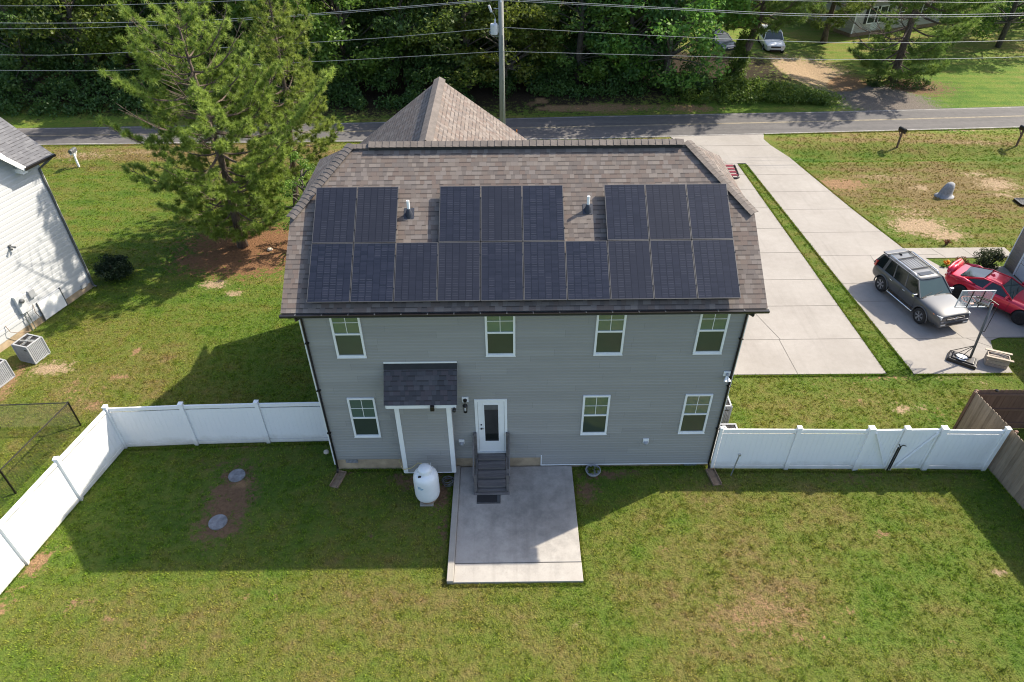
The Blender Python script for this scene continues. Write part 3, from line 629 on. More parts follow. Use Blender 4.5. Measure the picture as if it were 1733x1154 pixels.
# fascia, soffit, gutter, downspouts
m = MB().box(XL+.03, XR-.03, EY+.04, -.0, 6.56, 6.58); m.box(XL+.03, XR-.03, EY+.02, EY+.04, 6.56, 6.66)
for x in (XL+.01, XR-.03):
    m.add([(x,EY+.05,6.56),(x+.02,EY+.05,6.56),(x+.02,HY,HZ-.16),(x,HY,HZ-.16),(x,EY+.05,EZ-.0),(x+.02,EY+.05,EZ),(x+.02,HY,HZ-.03),(x,HY,HZ-.03)], [(0,1,2,3),(4,7,6,5),(0,4,5,1),(1,5,6,2),(2,6,7,3),(3,7,4,0)])
m.build('soffit', MAT['siding'], house)
m = MB()
g = [(EY-.005,6.675),(EY-.11,6.675),(EY-.115,6.64),(EY-.075,6.58),(EY-.0,6.58),(EY-.0,6.60),(EY-.065,6.60),(EY-.098,6.64),(EY-.098,6.662),(EY-.005,6.662)]
k = len(g); x0, x1 = XL-.02, XR+.03
m.add([(x0,a,b) for a, b in g]+[(x1,a,b) for a, b in g], [(i, (i+1)%k, k+(i+1)%k, k+i) for i in range(k)]+[tuple(range(k)), tuple(range(2*k-1, k-1, -1))])
gut = m.build('gutter', MAT['black'], house)
for i in range(18): MB().box(x0+.4+i*.7, x0+.425+i*.7, EY-.1, EY+.0, 6.678, 6.685).build('gutter_hanger', MAT['dkgrey'], gut)
for xd in (.06, 12.24):
    m = MB(); m.tube([(xd,EY-.05,6.60),(xd,EY-.05,6.50),(xd,-.06,6.30),(xd,-.06,.16),(xd,-.2,.08)], .045, 4, squash=.8)
    for zz in (5.4, 3.6, 1.8): m.box(xd-.06, xd+.06, -.1, -.015, zz, zz+.025)
    m.build('downspout', MAT['black'], house)

# windows
def window(x0, x1, z0, z1, parent, label=None):
    fr = MB(); t = .062
    fr.box(x0, x1, -.055, -.0, z0, z0+t); fr.box(x0, x1, -.055, -.0, z1-t, z1); fr.box(x0, x0+t, -.055, -.0, z0+t, z1-t); fr.box(x1-t, x1, -.055, -.0, z0+t, z1-t)
    zm = z0+(z1-z0)*.5; fr.box(x0+t, x1-t, -.048, -.012, zm-.028, zm+.028)
    fr.box(x0-.01, x1+.01, -.07, -.056, z0-.012, z0+.02)
    wo = fr.build('window', MAT['white'], parent, bevel=.005)
    if label: wo['label'] = label
    MB().box(x0+t, x1-t, -.026, -.018, zm+.028, z1-t).build('upper_pane', MAT['pane'], wo)
    MB().box(x0+t, x1-t, -.022, -.016, z0+t, zm-.028).build('lower_pane', MAT['screen'], wo)
    mm = MB(); xm = (x0+x1)/2; mm.box(xm-.008, xm+.008, -.036, -.027, zm+.028, z1-t); zz = (zm+z1-t+.028)/2; mm.box(x0+t, x1-t, -.0355, -.0275, zz-.008, zz+.008)
    mm.build('muntin', MAT['white'], wo)
    sm = MB(); sm.box(x0+t, x1-t, -.035, -.023, z0+t, z0+t+.03); sm.build('sash_rail', MAT['ltgrey'], wo)
for x0, x1 in ((.82,1.65),(5.06,5.90),(8.13,8.95),(10.97,11.79)): window(x0, x1, 4.86, 6.535, house)
for x0, x1 in ((.83,1.66),(7.94,8.76),(11.02,11.85)): window(x0, x1, 1.60, 3.27, house)

# back door
dr = MB(); dr.box(4.65, 5.64, -.03, 0, .76, .80); dr.box(4.65, 5.64, -.035, 0, 3.06, 3.15); dr.box(4.65, 4.735, -.035, 0, .8, 3.06); dr.box(5.555, 5.64, -.035, 0, .8, 3.06)
do = dr.build('door_frame', MAT['white'], house, bevel=.004)
dl = MB(); dl.box(4.745, 4.92, -.022, 0, .86, 3.05); dl.box(5.385, 5.545, -.022, 0, .86, 3.05); dl.box(4.92, 5.385, -.022, 0, 2.94, 3.05); dl.box(4.92, 5.385, -.022, 0, .86, 1.32)
dl.box(4.90, 5.405, -.032, -.022, 2.92, 2.96); dl.box(4.90, 5.405, -.032, -.022, 1.30, 1.34); dl.box(4.90, 4.94, -.032, -.022, 1.34, 2.92); dl.box(5.365, 5.405, -.032, -.022, 1.34, 2.92)
dd = dl.build('door', MAT['white'], house, bevel=.004)
MB().box(4.94, 5.365, -.027, -.021, 1.34, 2.92).build('door_glass', MAT['doorglass'], dd)
MB().box(4.94, 5.365, -.030, -.0275, 2.72, 2.92).build('raised_blind', MAT['dkgrey'], dd)
m = MB(); m.lathe([(.028,-.07),(.03,-.05),(.012,-.045),(.012,-.022)], (4.83,0,1.92), 12, 'y'); m.lathe([(.024,-.04),(.026,-.022)], (4.83,0,2.07), 12, 'y'); m.tube([(4.83,-.06,1.92),(4.90,-.06,1.92)], .01, 6)
m.build('door_handle', MAT['black'], dd, smooth=True)
MB().box(4.66, 5.63, -.06, -.0, .80, .858).build('threshold', MAT['ltgrey'], do)

# bump-out with its little roof
bo = MB(); bx0, bx1, bd = 2.33, 3.95, .44
lap_wall(bo, (bx0, -bd), (bx1, -bd), (0,-1), .42, 3.62)
lap_wall(bo, (bx0, 0), (bx0, -bd), (-1,0), .42, 3.9); lap_wall(bo, (bx1, -bd), (bx1, 0), (1,0), .42, 3.9)
bo.box(bx0+.001, bx1-.001, -bd+.001, -.001, .36, 3.62)
boo = bo.build('bump_out', MAT['siding'], house)
for a, b, c, d_ in ((bx0-.027, bx0+.11, bx0-.027, bx0-.001), (bx1-.11, bx1+.027, bx1+.001, bx1+.027)):
    m = MB(); m.box(a, b, -bd-.032, -bd-.001, .36, 3.6); m.box(c, d_, -bd, -bd+.1, .36, 3.6); m.build('corner_board', MAT['white'], boo)
MB().box(bx0, bx1, -bd-.02, -bd+.02, .34, .358).build('bottom_trim', MAT['white'], boo)
br = MB(); rt, re = (0.0, 4.6), (-.82, 3.70)
roof_plane(br, [(2.1,re[0],re[1]),(4.21,re[0],re[1]),(4.21,rt[0],rt[1]),(2.1,rt[0],rt[1])], (2.1,re[0],re[1]), (1,0,0), thick=.04)
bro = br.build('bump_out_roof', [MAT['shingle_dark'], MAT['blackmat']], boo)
m = MB(); m.box(2.16, 4.16, -.80, -.775, 3.55, 3.67); 
for x in (2.13, 4.155):
    m.add([(x,-.78,3.55),(x+.022,-.78,3.55),(x+.022,0,4.4),(x,0,4.4),(x,-.78,3.66),(x+.022,-.78,3.66),(x+.022,0,4.53),(x,0,4.53)], [(0,1,2,3),(4,7,6,5),(0,4,5,1),(1,5,6,2),(2,6,7,3),(3,7,4,0)])
m.box(2.16, 4.15, -.775, -.01, 3.54, 3.56)
m.build('fascia', MAT['white'], bro)
m = MB(); m.box(2.1, 4.21, -.035, -.016, 4.60, 4.66); m.build('flashing', MAT['white'], bro)
m = MB(); m.add([(2.1,-.03,4.62),(4.21,-.03,4.62),(4.21,-.14,4.475),(2.1,-.14,4.475)], [(0,1,2,3)]); m.build('black_apron_flashing', MAT['blackmat'], bro)
m = MB().box(3.43, 3.55, -.88, -.80, 3.50, 3.68); m.build('camera_box', MAT['black'], bro, bevel=.01)
m = MB().lathe([(.02,-.95),(.05,-.93),(.055,-.84),(.04,-.81)], (4.12, 0, 3.55), 12, 'y'); m.build('security_camera', MAT['black'], bro, smooth=True)
# lantern, outlets, floodlight, vents
m = MB().box(4.28, 4.48, -.05, -.012, 3.06, 3.26); ln = m.build('lantern', MAT['white'], house, bevel=.006)
m = MB(); m.lathe([(.05,-.1),(.06,-.09),(.06,-.05)], (4.38,0,3.16), 12, 'y'); m.tube([(4.38,-.09,3.16),(4.38,-.16,3.2),(4.38,-.18,3.08)], .012, 6)
m.lathe([(.015,.02),(.075,-.02),(.08,-.05)], (4.38,-.18,3.08), 10); 
for k in range(6):
    a = k*PI/3; m.tube([(4.38+.07*math.cos(a),-.18+.07*math.sin(a),3.03),(4.38+.05*math.cos(a),-.18+.05*math.sin(a),2.80)], .006, 4)
m.lathe([(.055,0),(.06,-.02),(.02,-.05)], (4.38,-.18,2.80), 10); m.build('lantern_cage', MAT['black'], ln)
MB().lathe([(.03,0),(.035,.1),(.02,.14)], (4.38,-.18,2.84), 10).build('lantern_bulb', MAT['ceramic'], ln)
for x, z in ((4.18,1.32),(10.05,1.26)):
    o = MB().box(x-.09, x+.09, -.05, -.012, z-.1, z+.1).build('outlet_cover', MAT['white'], house, bevel=.006)
    MB().lathe([(.07,0),(.078,-.05),(.06,-.1),(.03,-.11)], (x, -.07, z+.0), 10).build('dryer_hood', MAT['grey'], o, smooth=True)
o = MB().box(12.0, 12.2, -.05, -.02, 4.0, 4.18).build('floodlight_base', MAT['white'], house, bevel=.006)
m = MB()
for s in (-1, 1): m.tube([(12.1,-.06,4.06),(12.1+.03*s,-.12,4.0),(12.1+.06*s,-.2,3.92)], [.02,.025,.055], 8)
m.build('floodlight', MAT['white'], o)
MB().lathe([(.045,0),(.055,.02),(.04,.05)], (12.1,-.1,4.08), 10).build('sensor', MAT['grey'], o, smooth=True)
for x0, x1, z0, z1, yy in ((.35,.74,.33,.49,.03),(11.45,11.88,.01,.14,.03)):
    m = MB().box(x0, x1, yy-.02, yy-.001, z0, z1); vo = m.build('crawl_vent', MAT['dkgrey'], house)
    mm = MB()
    for i in range(9): xx = x0+.02+(x1-x0-.04)*i/8; mm.box(xx-.007, xx+.007, yy-.028, yy-.021, z0+.01, z1-.01)
    for i in range(3): zz = z0+.03+(z1-z0-.06)*i/2; mm.box(x0+.01, x1-.01, yy-.033, yy-.0285, zz-.006, zz+.006)
    mm.build('vent_grille', MAT['grey'], vo)
for x, y in ((2.98,2.07),(7.96,2.14)):
    z = EZ+(y-EY)*S
    vp = MB().lathe([(.042,-.05),(.042,.40),(.034,.40),(.034,.36)], (x,y,z), 14).build('vent_pipe', MAT['pvc'], house, smooth=False)
    m = MB().lathe([(.12,-.08),(.095,.02),(.07,.10),(.046,.16)], (x,y-.02,z), 14)
    q = .14; m.poly([(x-q,y-q,z-q*S+.012),(x+q,y-q,z-q*S+.012),(x+q,y+q,z+q*S+.012),(x-q,y+q,z+q*S+.012)])
    m.build('vent_boot', MAT['boot'], vp)

# ---------------------------------------------------------------- solar panels
PW, PH = 1.146, 1.7313; PX0 = .396; PY, PZ = -.3146, 6.9815; sA = math.radians(33.0035); ca, sa = math.cos(sA), math.sin(sA)
ordn = ['first','second','third','fourth','fifth','sixth','seventh','eighth','ninth','tenth']
def panel(i, row, label):
    o0 = Vector((PX0+i*PW+.008, PY+row*PH*ca+.008*ca, PZ+row*PH*sa+.008*sa)); u = Vector((1,0,0)); v = Vector((0,ca,sa)); n = Vector((0,-sa,ca))
    W, H = PW-.016, PH-.018
    t = thing('solar_panel', label, 'solar panel', o0, 'solar panels on the rear roof slope')
    f = MB(); b = .016
    for a0, a1, b0, b1 in ((0,W,0,b),(0,W,H-b,H),(0,b,b,H-b),(W-b,W,b,H-b)):
        c = o0+u*(a0+a1)/2+v*(b0+b1)/2-n*.018; f.obox(c, u*(a1-a0)/2, v*(b1-b0)/2, n*.02)
    f.build('frame', MAT['frame'], t)
    g_ = MB(); P = [o0+u*a+v*c-n*.001 for a, c in ((b,b),(W-b,b),(W-b,H-b),(b,H-b))]
    g_.poly(P, 0, [(0,0),(6,0),(6,24),(0,24)]); Q = [p-n*.03 for p in P]; g_.poly(Q[::-1], 1); g_.build('cell_sheet', [MAT['cell'], MAT['blackmat']], t)
    m = MB()
    for fy in (.22, .78):
        m.obox(o0+u*(W+.008)+v*H*fy+n*.004, u*.012, v*.02, n*.006)
    for fy in (.22, .78):
        for fx in (.15, .85): m.obox(o0+u*W*fx+v*H*fy-n*.12, u*.02, v*.02, n*.08)
    m.build('clamp', MAT['black'], t)
for i in range(10): panel(i, 0, '%s solar panel from the left in the lower row of ten' % ordn[i])
for g_n, cols in (('the left pair', (0,1)), ('the middle group of three', (3,4,5)), ('the right group of three', (7,8,9))):
    nm = ['left','right'] if len(cols) == 2 else ['left','centre','right']
    for j, i in enumerate(cols): panel(i, 1, 'upper row solar panel, %s one in %s' % (nm[j], g_n))

# ---------------------------------------------------------------- back steps, mat, tank, small things by the wall
t = thing('steps', 'weathered wooden back steps with short railings under the glass door', 'steps', (5.14, -.6, .1))
yn = [-.02, -.27, -.53, -.79, -1.04, ]; zz = [.74, .60, .46, .32, .19]
for i in range(5):
    y1 = yn[i]+(.0 if i == 0 else .03); y0 = (yn[i+1] if i < 4 else -1.12)
    z = [.72,.585,.45,.315,.18][i]
    m = MB(); m.box(4.69, 5.57, y0, (y0+y1)/2-.004, z, z+.036); m.box(4.69, 5.57, (y0+y1)/2+.004, y1, z, z+.036); m.build('tread', MAT['stepwood'], t, bevel=.004)
    m = MB().box(4.70, 5.56, y0+.06, y0+.08, z-.135, z-.002); m.build('riser', MAT['stepwood'], t)
for x in (4.655, 5.605):
    m = MB(); m.add([(x-.02,-.02,.1),(x+.02,-.02,.1),(x+.02,-.02,.74),(x-.02,-.02,.74),(x-.02,-1.12,.1),(x+.02,-1.12,.1),(x+.02,-1.12,.2),(x-.02,-1.12,.2)], [(0,1,2,3),(7,6,5,4),(0,4,5,1),(1,5,6,2),(2,6,7,3),(3,7,4,0)])
    m.build('stringer', MAT['stepwood'], t)
    s = -1 if x < 5 else 1
    m = MB().box(x-.045+s*.03, x+.045+s*.03, -.13, -.04, .1, 1.75); m.build('post', MAT['stepwood'], t, bevel=.006)
    m = MB().box(x-.04+s*.03, x+.04+s*.03, -1.12, -1.04, .1, .95); m.build('post', MAT['stepwood'], t, bevel=.006)
    for dz in (.0, -.36):
        m = MB().bar((x+s*.085, -.04, 1.68+dz), (x+s*.085, -1.14, .92+dz), .035, .11); m.build('rail', MAT['stepwood'], t, bevel=.004)
m = MB().box(4.57, 5.69, -1.19, -1.125, .1, .15); m.build('base_board', MAT['stepwood'], t)

m = MB(); m.box(4.66, 5.40, -1.52, -1.17, .1, .112, 0)
for i in range(26):
    x = 4.675+i*.0284; m.box(x, x+.016, -1.51, -1.475, .112, .118, 1)
for i in range(9):
    y = -1.19-.034*i; m.box(5.30, 5.385, y-.022, y, .112, .118, 1)
for i in range(7): m.box(4.70, 5.27, -1.455+i*.038, -1.445+i*.038, .112, .1145, 0)
tag(m.build('doormat', [MAT['rubber'], MAT['dkgrey']], bevel=.002), 'black rubber doormat on the patio at the foot of the steps', 'doormat')

t = thing('propane_tank', 'upright white propane tank standing on a rusty foot beside the bump-out', 'propane tank', (3.12, -1.22, 0))
prof = [(.0,.12),(.2,.13),(.3,.17),(.365,.25),(.385,.34),(.388,.5),(.388,1.0),(.38,1.1),(.35,1.2),(.27,1.28),(.15,1.32),(0,1.33)]
MB().lathe(prof, (3.12,-1.22,0), 40).build('tank_body', MAT['tank'], t, smooth=True)
m = MB().lathe([(.205,1.24),(.21,1.3),(.21,1.43),(.19,1.47),(.1,1.50),(.02,1.51)], (3.12,-1.22,0), 32); c_ = m.build('collar', MAT['tank'], t, smooth=True)
MB().tube([(3.29,-1.1,1.40),(3.30,-1.12,1.56)], .02, 6).build('hinge', MAT['grey'], c_)
MB().box(2.93, 3.02, -1.455, -1.40, 1.27, 1.31).build('gauge_slot', MAT['black'], c_)
MB().lathe([(.26,.0),(.27,.02),(.25,.16)], (3.12,-1.22,.02), 24).build('foot_ring', MAT['rust'], t)
MB().box(2.88, 3.3, -1.52, -1.1, -.02, .05).build('foot_pad', MAT['kerb'], t, bevel=.01)
m = MB()
def patch(z0, z1, a0, a1, mb, mat=0):
    n = 6; 
    for i in range(n):
        A = a0+(a1-a0)*i/n; B = a0+(a1-a0)*(i+1)/n; r = .3895
        mb.poly([(3.12+r*math.cos(A),-1.22+r*math.sin(A),z0),(3.12+r*math.cos(B),-1.22+r*math.sin(B),z0),(3.12+r*math.cos(B),-1.22+r*math.sin(B),z1),(3.12+r*math.cos(A),-1.22+r*math.sin(A),z1)], mat)
for i, (w_1, z_) in enumerate(((.34,.95),(.5,.90),(.42,.86))): patch(z_, z_+(.028 if i < 2 else .012), PI*1.5-.62, PI*1.5-.62+w_1, m)
m.build('supplier_stripes', MAT['soil_blue'], t)
for k in range(3): 
    m2 = MB(); patch(.62-.05*k, .628-.05*k, PI*1.5-.1, PI*1.5+.12, m2); 
m = MB(); m.tube([(3.0,-.95,1.36),(2.85,-.75,1.15),(2.6,-.6,.75),(2.3,-.5,.55),(2.1,-.06,.52)], .012, 6)
m.build('gas_line', plain('yellow_line', (.5,.42,.2), .5), t)

m = MB()
pts = []
for i in range(90):
    a = i*.42; r = .17+.03*math.sin(i*.7)+.012*math.cos(i*1.9); pts.append((3.72+r*math.cos(a), -.62+r*math.sin(a)*.9, .03+i*.0022+.01*math.sin(i*.9)))
m.tube(pts, .011, 6)
tag(m.build('garden_hose', MAT['dkgrey'], smooth=True), 'coiled grey garden hose on bare soil under the bump-out', 'hose')
pl = thing('planter', 'round grey planter bowl with green seedlings against the rear wall', 'planter', (8.42, -.27, 0))
MB().lathe([(.14,0),(.2,.06),(.235,.15),(.25,.16),(.25,.18),(.225,.18),(.2,.13),(.0,.12)], (8.42,-.27,0), 28).build('bowl', MAT['grey'], pl, smooth=False)
def leaf_blob(name, centre, rad, nclump, nleaf, size, mats, parent=None, flat=1., seed=1, world=True):
    r = np.random.default_rng(seed); c = np.array(centre, float)
    if world and parent is not None:
        p = parent
        while p is not None: c = c-np.array(p.location); p = p.parent
    d = r.normal(size=(nclump, 3)); d /= np.linalg.norm(d, axis=1)[:, None]; cc = d*(r.uniform(0, 1, (nclump, 1))**.4)*np.array(rad)*.85
    return leaves_mesh(name, c, cc, np.full(nclump, min(rad)*.38), nleaf, size, mats, parent, r)
def leaves_mesh(name, c, cc, cr, nleaf, size, mat, parent, r, shape='leaf', up=.25):
    n = len(cc)*nleaf; ctr = np.repeat(cc, nleaf, 0); rr = np.repeat(cr, nleaf)
    d = r.normal(size=(n, 3)); d /= np.linalg.norm(d, axis=1)[:, None]
    p = c+ctr+d*(r.uniform(0, 1, n)**.45*rr)[:, None]*np.array([1,1,.8])
    nr = r.normal(size=(n, 3))+d*.6+np.array([0,0,up]); nr /= np.linalg.norm(nr, axis=1)[:, None]
    a = np.cross(nr, r.normal(size=(n, 3))); a /= np.linalg.norm(a, axis=1)[:, None]; b = np.cross(nr, a)
    s = (size*r.uniform(.6, 1.3, n))[:, None]
    V = np.stack([p-a*s*.5, p-b*s*.27+nr*s*.06, p+a*s*.5, p+b*s*.27+nr*s*.06], 1).reshape(-1, 3)
    return fastmesh(name, V, np.arange(n*4).reshape(-1, 4), mat, parent, quads=True)
leaf_blob('seedling', (8.42,-.27,.2), (.2,.2,.1), 20, 16, .07, MAT['leaf_bright'], pl, seed=3)
for x, y, rz, lab in ((.12,-.42,-.25,'splash block under the left downspout'), (12.32,-.5,.15,'splash block under the right downspout')):
    m = MB(); a, b, = .15, .33
    m.box(-a,a,-b,b,0,.03); m.box(-a,-a+.03,-b,b,.03,.09); m.box(a-.03,a,-b,b,.03,.09); m.box(-a+.03,a-.03,b-.03,b,.03,.09)
    o = m.build('splash_block', MAT['rust'], bevel=.008); o.location = (x,y,.0); o.rotation_euler = (0,0,rz); tag(o, 'brown concrete '+lab, 'splash block', 'splash blocks at the rear corners')
for x, y, r, lab in ((-3.24,-.2,.27,'round grey septic tank lid nearer the white fence'), (-3.26,-2.04,.28,'round grey septic tank lid farther out in the yard, below the other')):
    m = MB().lathe([(r*.99,-.05),(r,.03),(r*.97,.05),(r*.9,.055),(0,.06)], (x,y,0), 36); m.tube([(x-.06,y,.06),(x-.04,y,.085),(x+.04,y,.085),(x+.06,y,.06)], .008, 6)
    tag(m.build('septic_lid', MAT['lid'], bevel=.0), lab, 'septic lid', 'septic lids in the worn soil strip')
m = MB(); m.bar((12.9,-.42,-.1),(12.98,-.45,1.02),.035,.02, (0,1,0)); m.box(12.95,13.02,-.48,-.42,.98,1.06)
tag(m.build('metal_stake', MAT['galv']), 'thin grey metal stake standing in the grass before the right white fence', 'stake')
def rock(name, c, s, seed, mat, label, cat='rock', tall=False):
    bm = bmesh.new(); bmesh.ops.create_icosphere(bm, subdivisions=3, radius=1)
    for v in bm.verts:
        k = 1+.22*mnoise.noise(v.co*1.6+Vector((seed,0,0)))+.07*mnoise.noise(v.co*5+Vector((seed,3,0)))
        if tall:
            h = (v.co.z+1)/2; k *= (1.0-.62*h) if abs(v.co.z) < .98 else .4
            v.co = Vector((v.co.x*k*s[0]+.08*s[0]*h, v.co.y*k*s[1], v.co.z*s[2]))
        else: v.co = Vector((v.co.x*k*s[0], v.co.y*k*s[1], v.co.z*k*s[2]))
    me = bpy.data.meshes.new(name); bm.to_mesh(me); bm.free(); me.materials.append(mat)
    for p in me.polygons: p.use_smooth = True
    o = bpy.data.objects.new(name, me); COL.objects.link(o); o.location = c; return tag(o, label, cat)
rock('stone', (-.5,.75,.06), (.1,.08,.07), 3, MAT['stone'], 'small pale stone in shaded grass beside the left house corner')
rock('stone', (-5.95,14.05,.06), (.14,.1,.09), 8, MAT['stone'], 'small white stone on the bare soil beside the pine')
o = MB().lathe([(.48,-.05),(.5,.02),(.36,.05),(.33,.25),(.27,.55),(.2,.74),(.1,.81),(.0,.82)], (0,0,0), 22).build('rock_cover', MAT['rock'], None, smooth=True)
for v in o.data.vertices:
    k = 1+.16*mnoise.noise(v.co*2.2)+.05*mnoise.noise(v.co*7); v.co.x *= k*1.05+(.0); v.co.y *= k*.85; v.co.x += .12*max(0, v.co.z)
o.location = (29.75,19.1,0); tag(o, 'grey artificial rock cover standing alone on the right front lawn', 'well cover')

# ---------------------------------------------------------------- fences
def vinyl_run(pts, H, parent, skip=()):
    for i in range(len(pts)-1):
        if i in skip: continue
        a = Vector((*pts[i], 0)); b = Vector((*pts[i+1], 0)); L = (b-a).length; d = (b-a)/L; n = Vector((d.y, -d.x, 0))
        a2 = a+d*.07; b2 = b-d*.07; up = Vector((0,0,1)); g = -.03
        MB().bar(a2+up*(.14+g), b2+up*(.14+g), .045, .15).build('rail', MAT['vinyl'], parent, bevel=.004); MB().bar(a2+up*(H-.08), b2+up*(H-.08), .045, .15).build('rail', MAT['vinyl'], parent, bevel=.004)
        m = MB(); k = int((L-.14)/.155); w = (L-.14)/k
        for j in range(k):
            c0 = a2+d*(w*j+.004); c1 = a2+d*(w*(j+1)-.004); m.bar(c0+up*(H/2), c1+up*(H/2), .022, H-.4)
        m.bar(a2+up*H/2, b2+up*H/2, .010, H-.4)
        m.build('panel', MAT['vinyl'], parent)
def vinyl_post(p, H, parent, w=.127, yaw=0.):
    m = MB(); c, s = math.cos(yaw)*w/2, math.sin(yaw)*w/2
    m.obox((p[0],p[1],(H+.06)/2-.1), (c,s,0), (-s,c,0), (0,0,(H+.06)/2+.1)); 
    k = 1.2; m.obox((p[0],p[1],H+.075), (c*k,s*k,0), (-s*k,c*k,0), (0,0,.018))
    z = H+.093; q = [(p[0]+sx*c*k-sy*s*k, p[1]+sx*s*k+sy*c*k, z) for sx, sy in ((-1,-1),(1,-1),(1,1),(-1,1))]
    m.add(q+[(p[0],p[1],z+.035)], [(0,1,4),(1,2,4),(2,3,4),(3,0,4),(3,2,1,0)])
    m.build('post', MAT['vinyl'], parent, bevel=.003)
FH = 1.86
t = thing('white_fence', 'long white vinyl privacy fence bending around the left back yard', 'fence', (-7.44, 1.12, 0))
P1 = [(.04,1.3),(-2.58,1.27),(-5.03,1.22),(-7.44,1.12)]; P2 = [(-7.44,1.12),(-7.9,-1.1),(-8.36,-3.4),(-8.82,-5.7),(-9.28,-8.0)]
vinyl_run(P1, FH, t); vinyl_run(P2, FH, t)
for p in P1[1:]+P2[1:]: vinyl_post(p, FH, t, yaw=(0 if p[1] > 1 else .2))
t = thing('white_fence', 'white vinyl fence with a braced gate right of the house', 'fence', (16.8, -.22, 0))
P3 = [(12.335,-.12),(14.76,-.17),(17.0,-.22),(18.12,-.23),(19.26,-.25),(21.2,-.3)]
vinyl_run(P3, FH, t, skip=(2,3))
vinyl_post(P3[0], FH-.02, t, .09)
for i, p in enumerate(P3[1:]): vinyl_post(p, FH, t, .16 if i in (1,3) else .127)
for i, (a, b) in enumerate((((17.1,-.22),(18.0,-.23)), ((18.2,-.23),(19.16,-.25)))):
    L = b[0]-a[0]; g = MB(); g.box(a[0], b[0], -.26, -.2, .06, .2); g.box(a[0], b[0], -.26, -.2, FH-.13, FH+.0); g.box(a[0]+.0, a[0]+.07, -.262, -.198, .2, FH-.13); g.box(b[0]-.07, b[0], -.262, -.198, .2, FH-.13)
    go = g.build('gate', MAT['vinyl'], t, bevel=.004)
    m = MB(); k = 6
    for j in range(k): x0 = a[0]+.07+(L-.14)*j/k; m.box(x0+.004, x0+(L-.14)/k-.004, -.240, -.219, .2, FH-.13)
    m.box(a[0]+.07, b[0]-.07, -.235, -.225, .2, FH-.13); m.build('gate_panel', MAT['vinyl'], go)
    m = MB()
    if i == 0: m.bar((a[0]+.06,-.27,FH-.1), (b[0]-.08,-.27,.2), .03, .06, (0,1,0))
    else: m.bar((b[0]-.06,-.29,FH-.1), (a[0]+.08,-.29,.2), .03, .06, (0,1,0))
    m.build('gate_brace', MAT['vinyl'], go)
vinyl_post((18.1,-.235), FH, t, .14)
m = MB(); m.box(18.02,18.06,-.335,-.31,.02,1.15); m.box(18.09,18.12,-.335,-.31,.1,1.2); m.tube([(18.0,-.33,1.3),(18.06,-.35,1.2),(18.14,-.35,1.27),(18.25,-.34,1.22)], .016, 6); m.tube([(18.05,-.33,1.1),(18.05,-.33,.0)], .01, 6)
m.build('gate_latch', MAT['black'], t)

def plank_run(a, b, H, parent, mats, flip=1):
    a = Vector((*a,0)); b = Vector((*b,0)); L = (b-a).length; d = (b-a)/L; n = Vector((d.y,-d.x,0))*flip
    m = MB(); k = int(L/.142); up = Vector((0,0,1)); 
    for j in range(k):
        c = a+d*(L*(j+.5)/k)+n*(.012+random.uniform(-.003,.003)); h = H+random.uniform(-.012,.012); wd = L/k/2-.003
        z0 = .02; A = [c-d*wd, c+d*wd]
        prof = [(-wd,z0),(wd,z0),(wd,h-.03),(wd-.03,h),(-wd+.03,h),(-wd,h-.03)]
        v = [c+d*x+up*z-n*.009 for x, z in prof]+[c+d*x+up*z+n*.009 for x, z in prof]
        m.add(v, [(5,4,3,2,1,0),(6,7,8,9,10,11)]+[(i,(i+1)%6,6+(i+1)%6,6+i) for i in range(6)], 0)
    m.build('planks', mats[0], parent)
    for z in (.3, .95, H-.2): MB().bar(a+up*z-n*.022, b+up*z-n*.022, .038, .085).build('rail', mats[1], parent)
    k = max(1, round(L/2.4))
    for j in range(k+1):
        c = a+d*(L*j/k)-n*.09; MB().obox(c+up*(H/2-.03), d*.045, n*.045, up*(H/2+.02)).build('post', mats[1], parent)
t = thing('wooden_fence', 'weathered brown plank fence at the right edge of the yard', 'fence', (21.2, 1.55, 0))
plank_run((21.2,1.55), (21.62,-2.2), 1.83, t, (MAT['fencewood'], MAT['fencewood_in']), -1 if False else 1)
plank_run((21.62,-2.2), (22.3,-9.0), 1.83, t, (MAT['fencewood'], MAT['fencewood_in']), 1)
plank_run((21.2,1.57), (28.9,1.35), 1.83, t, (MAT['fencewood_in'], MAT['fencewood_in']), -1)
m = MB().lathe([(.05,0),(.06,.05),(.0,.09)], (21.9,1.5,1.82), 10); m.build('post_light', MAT['black'], t)

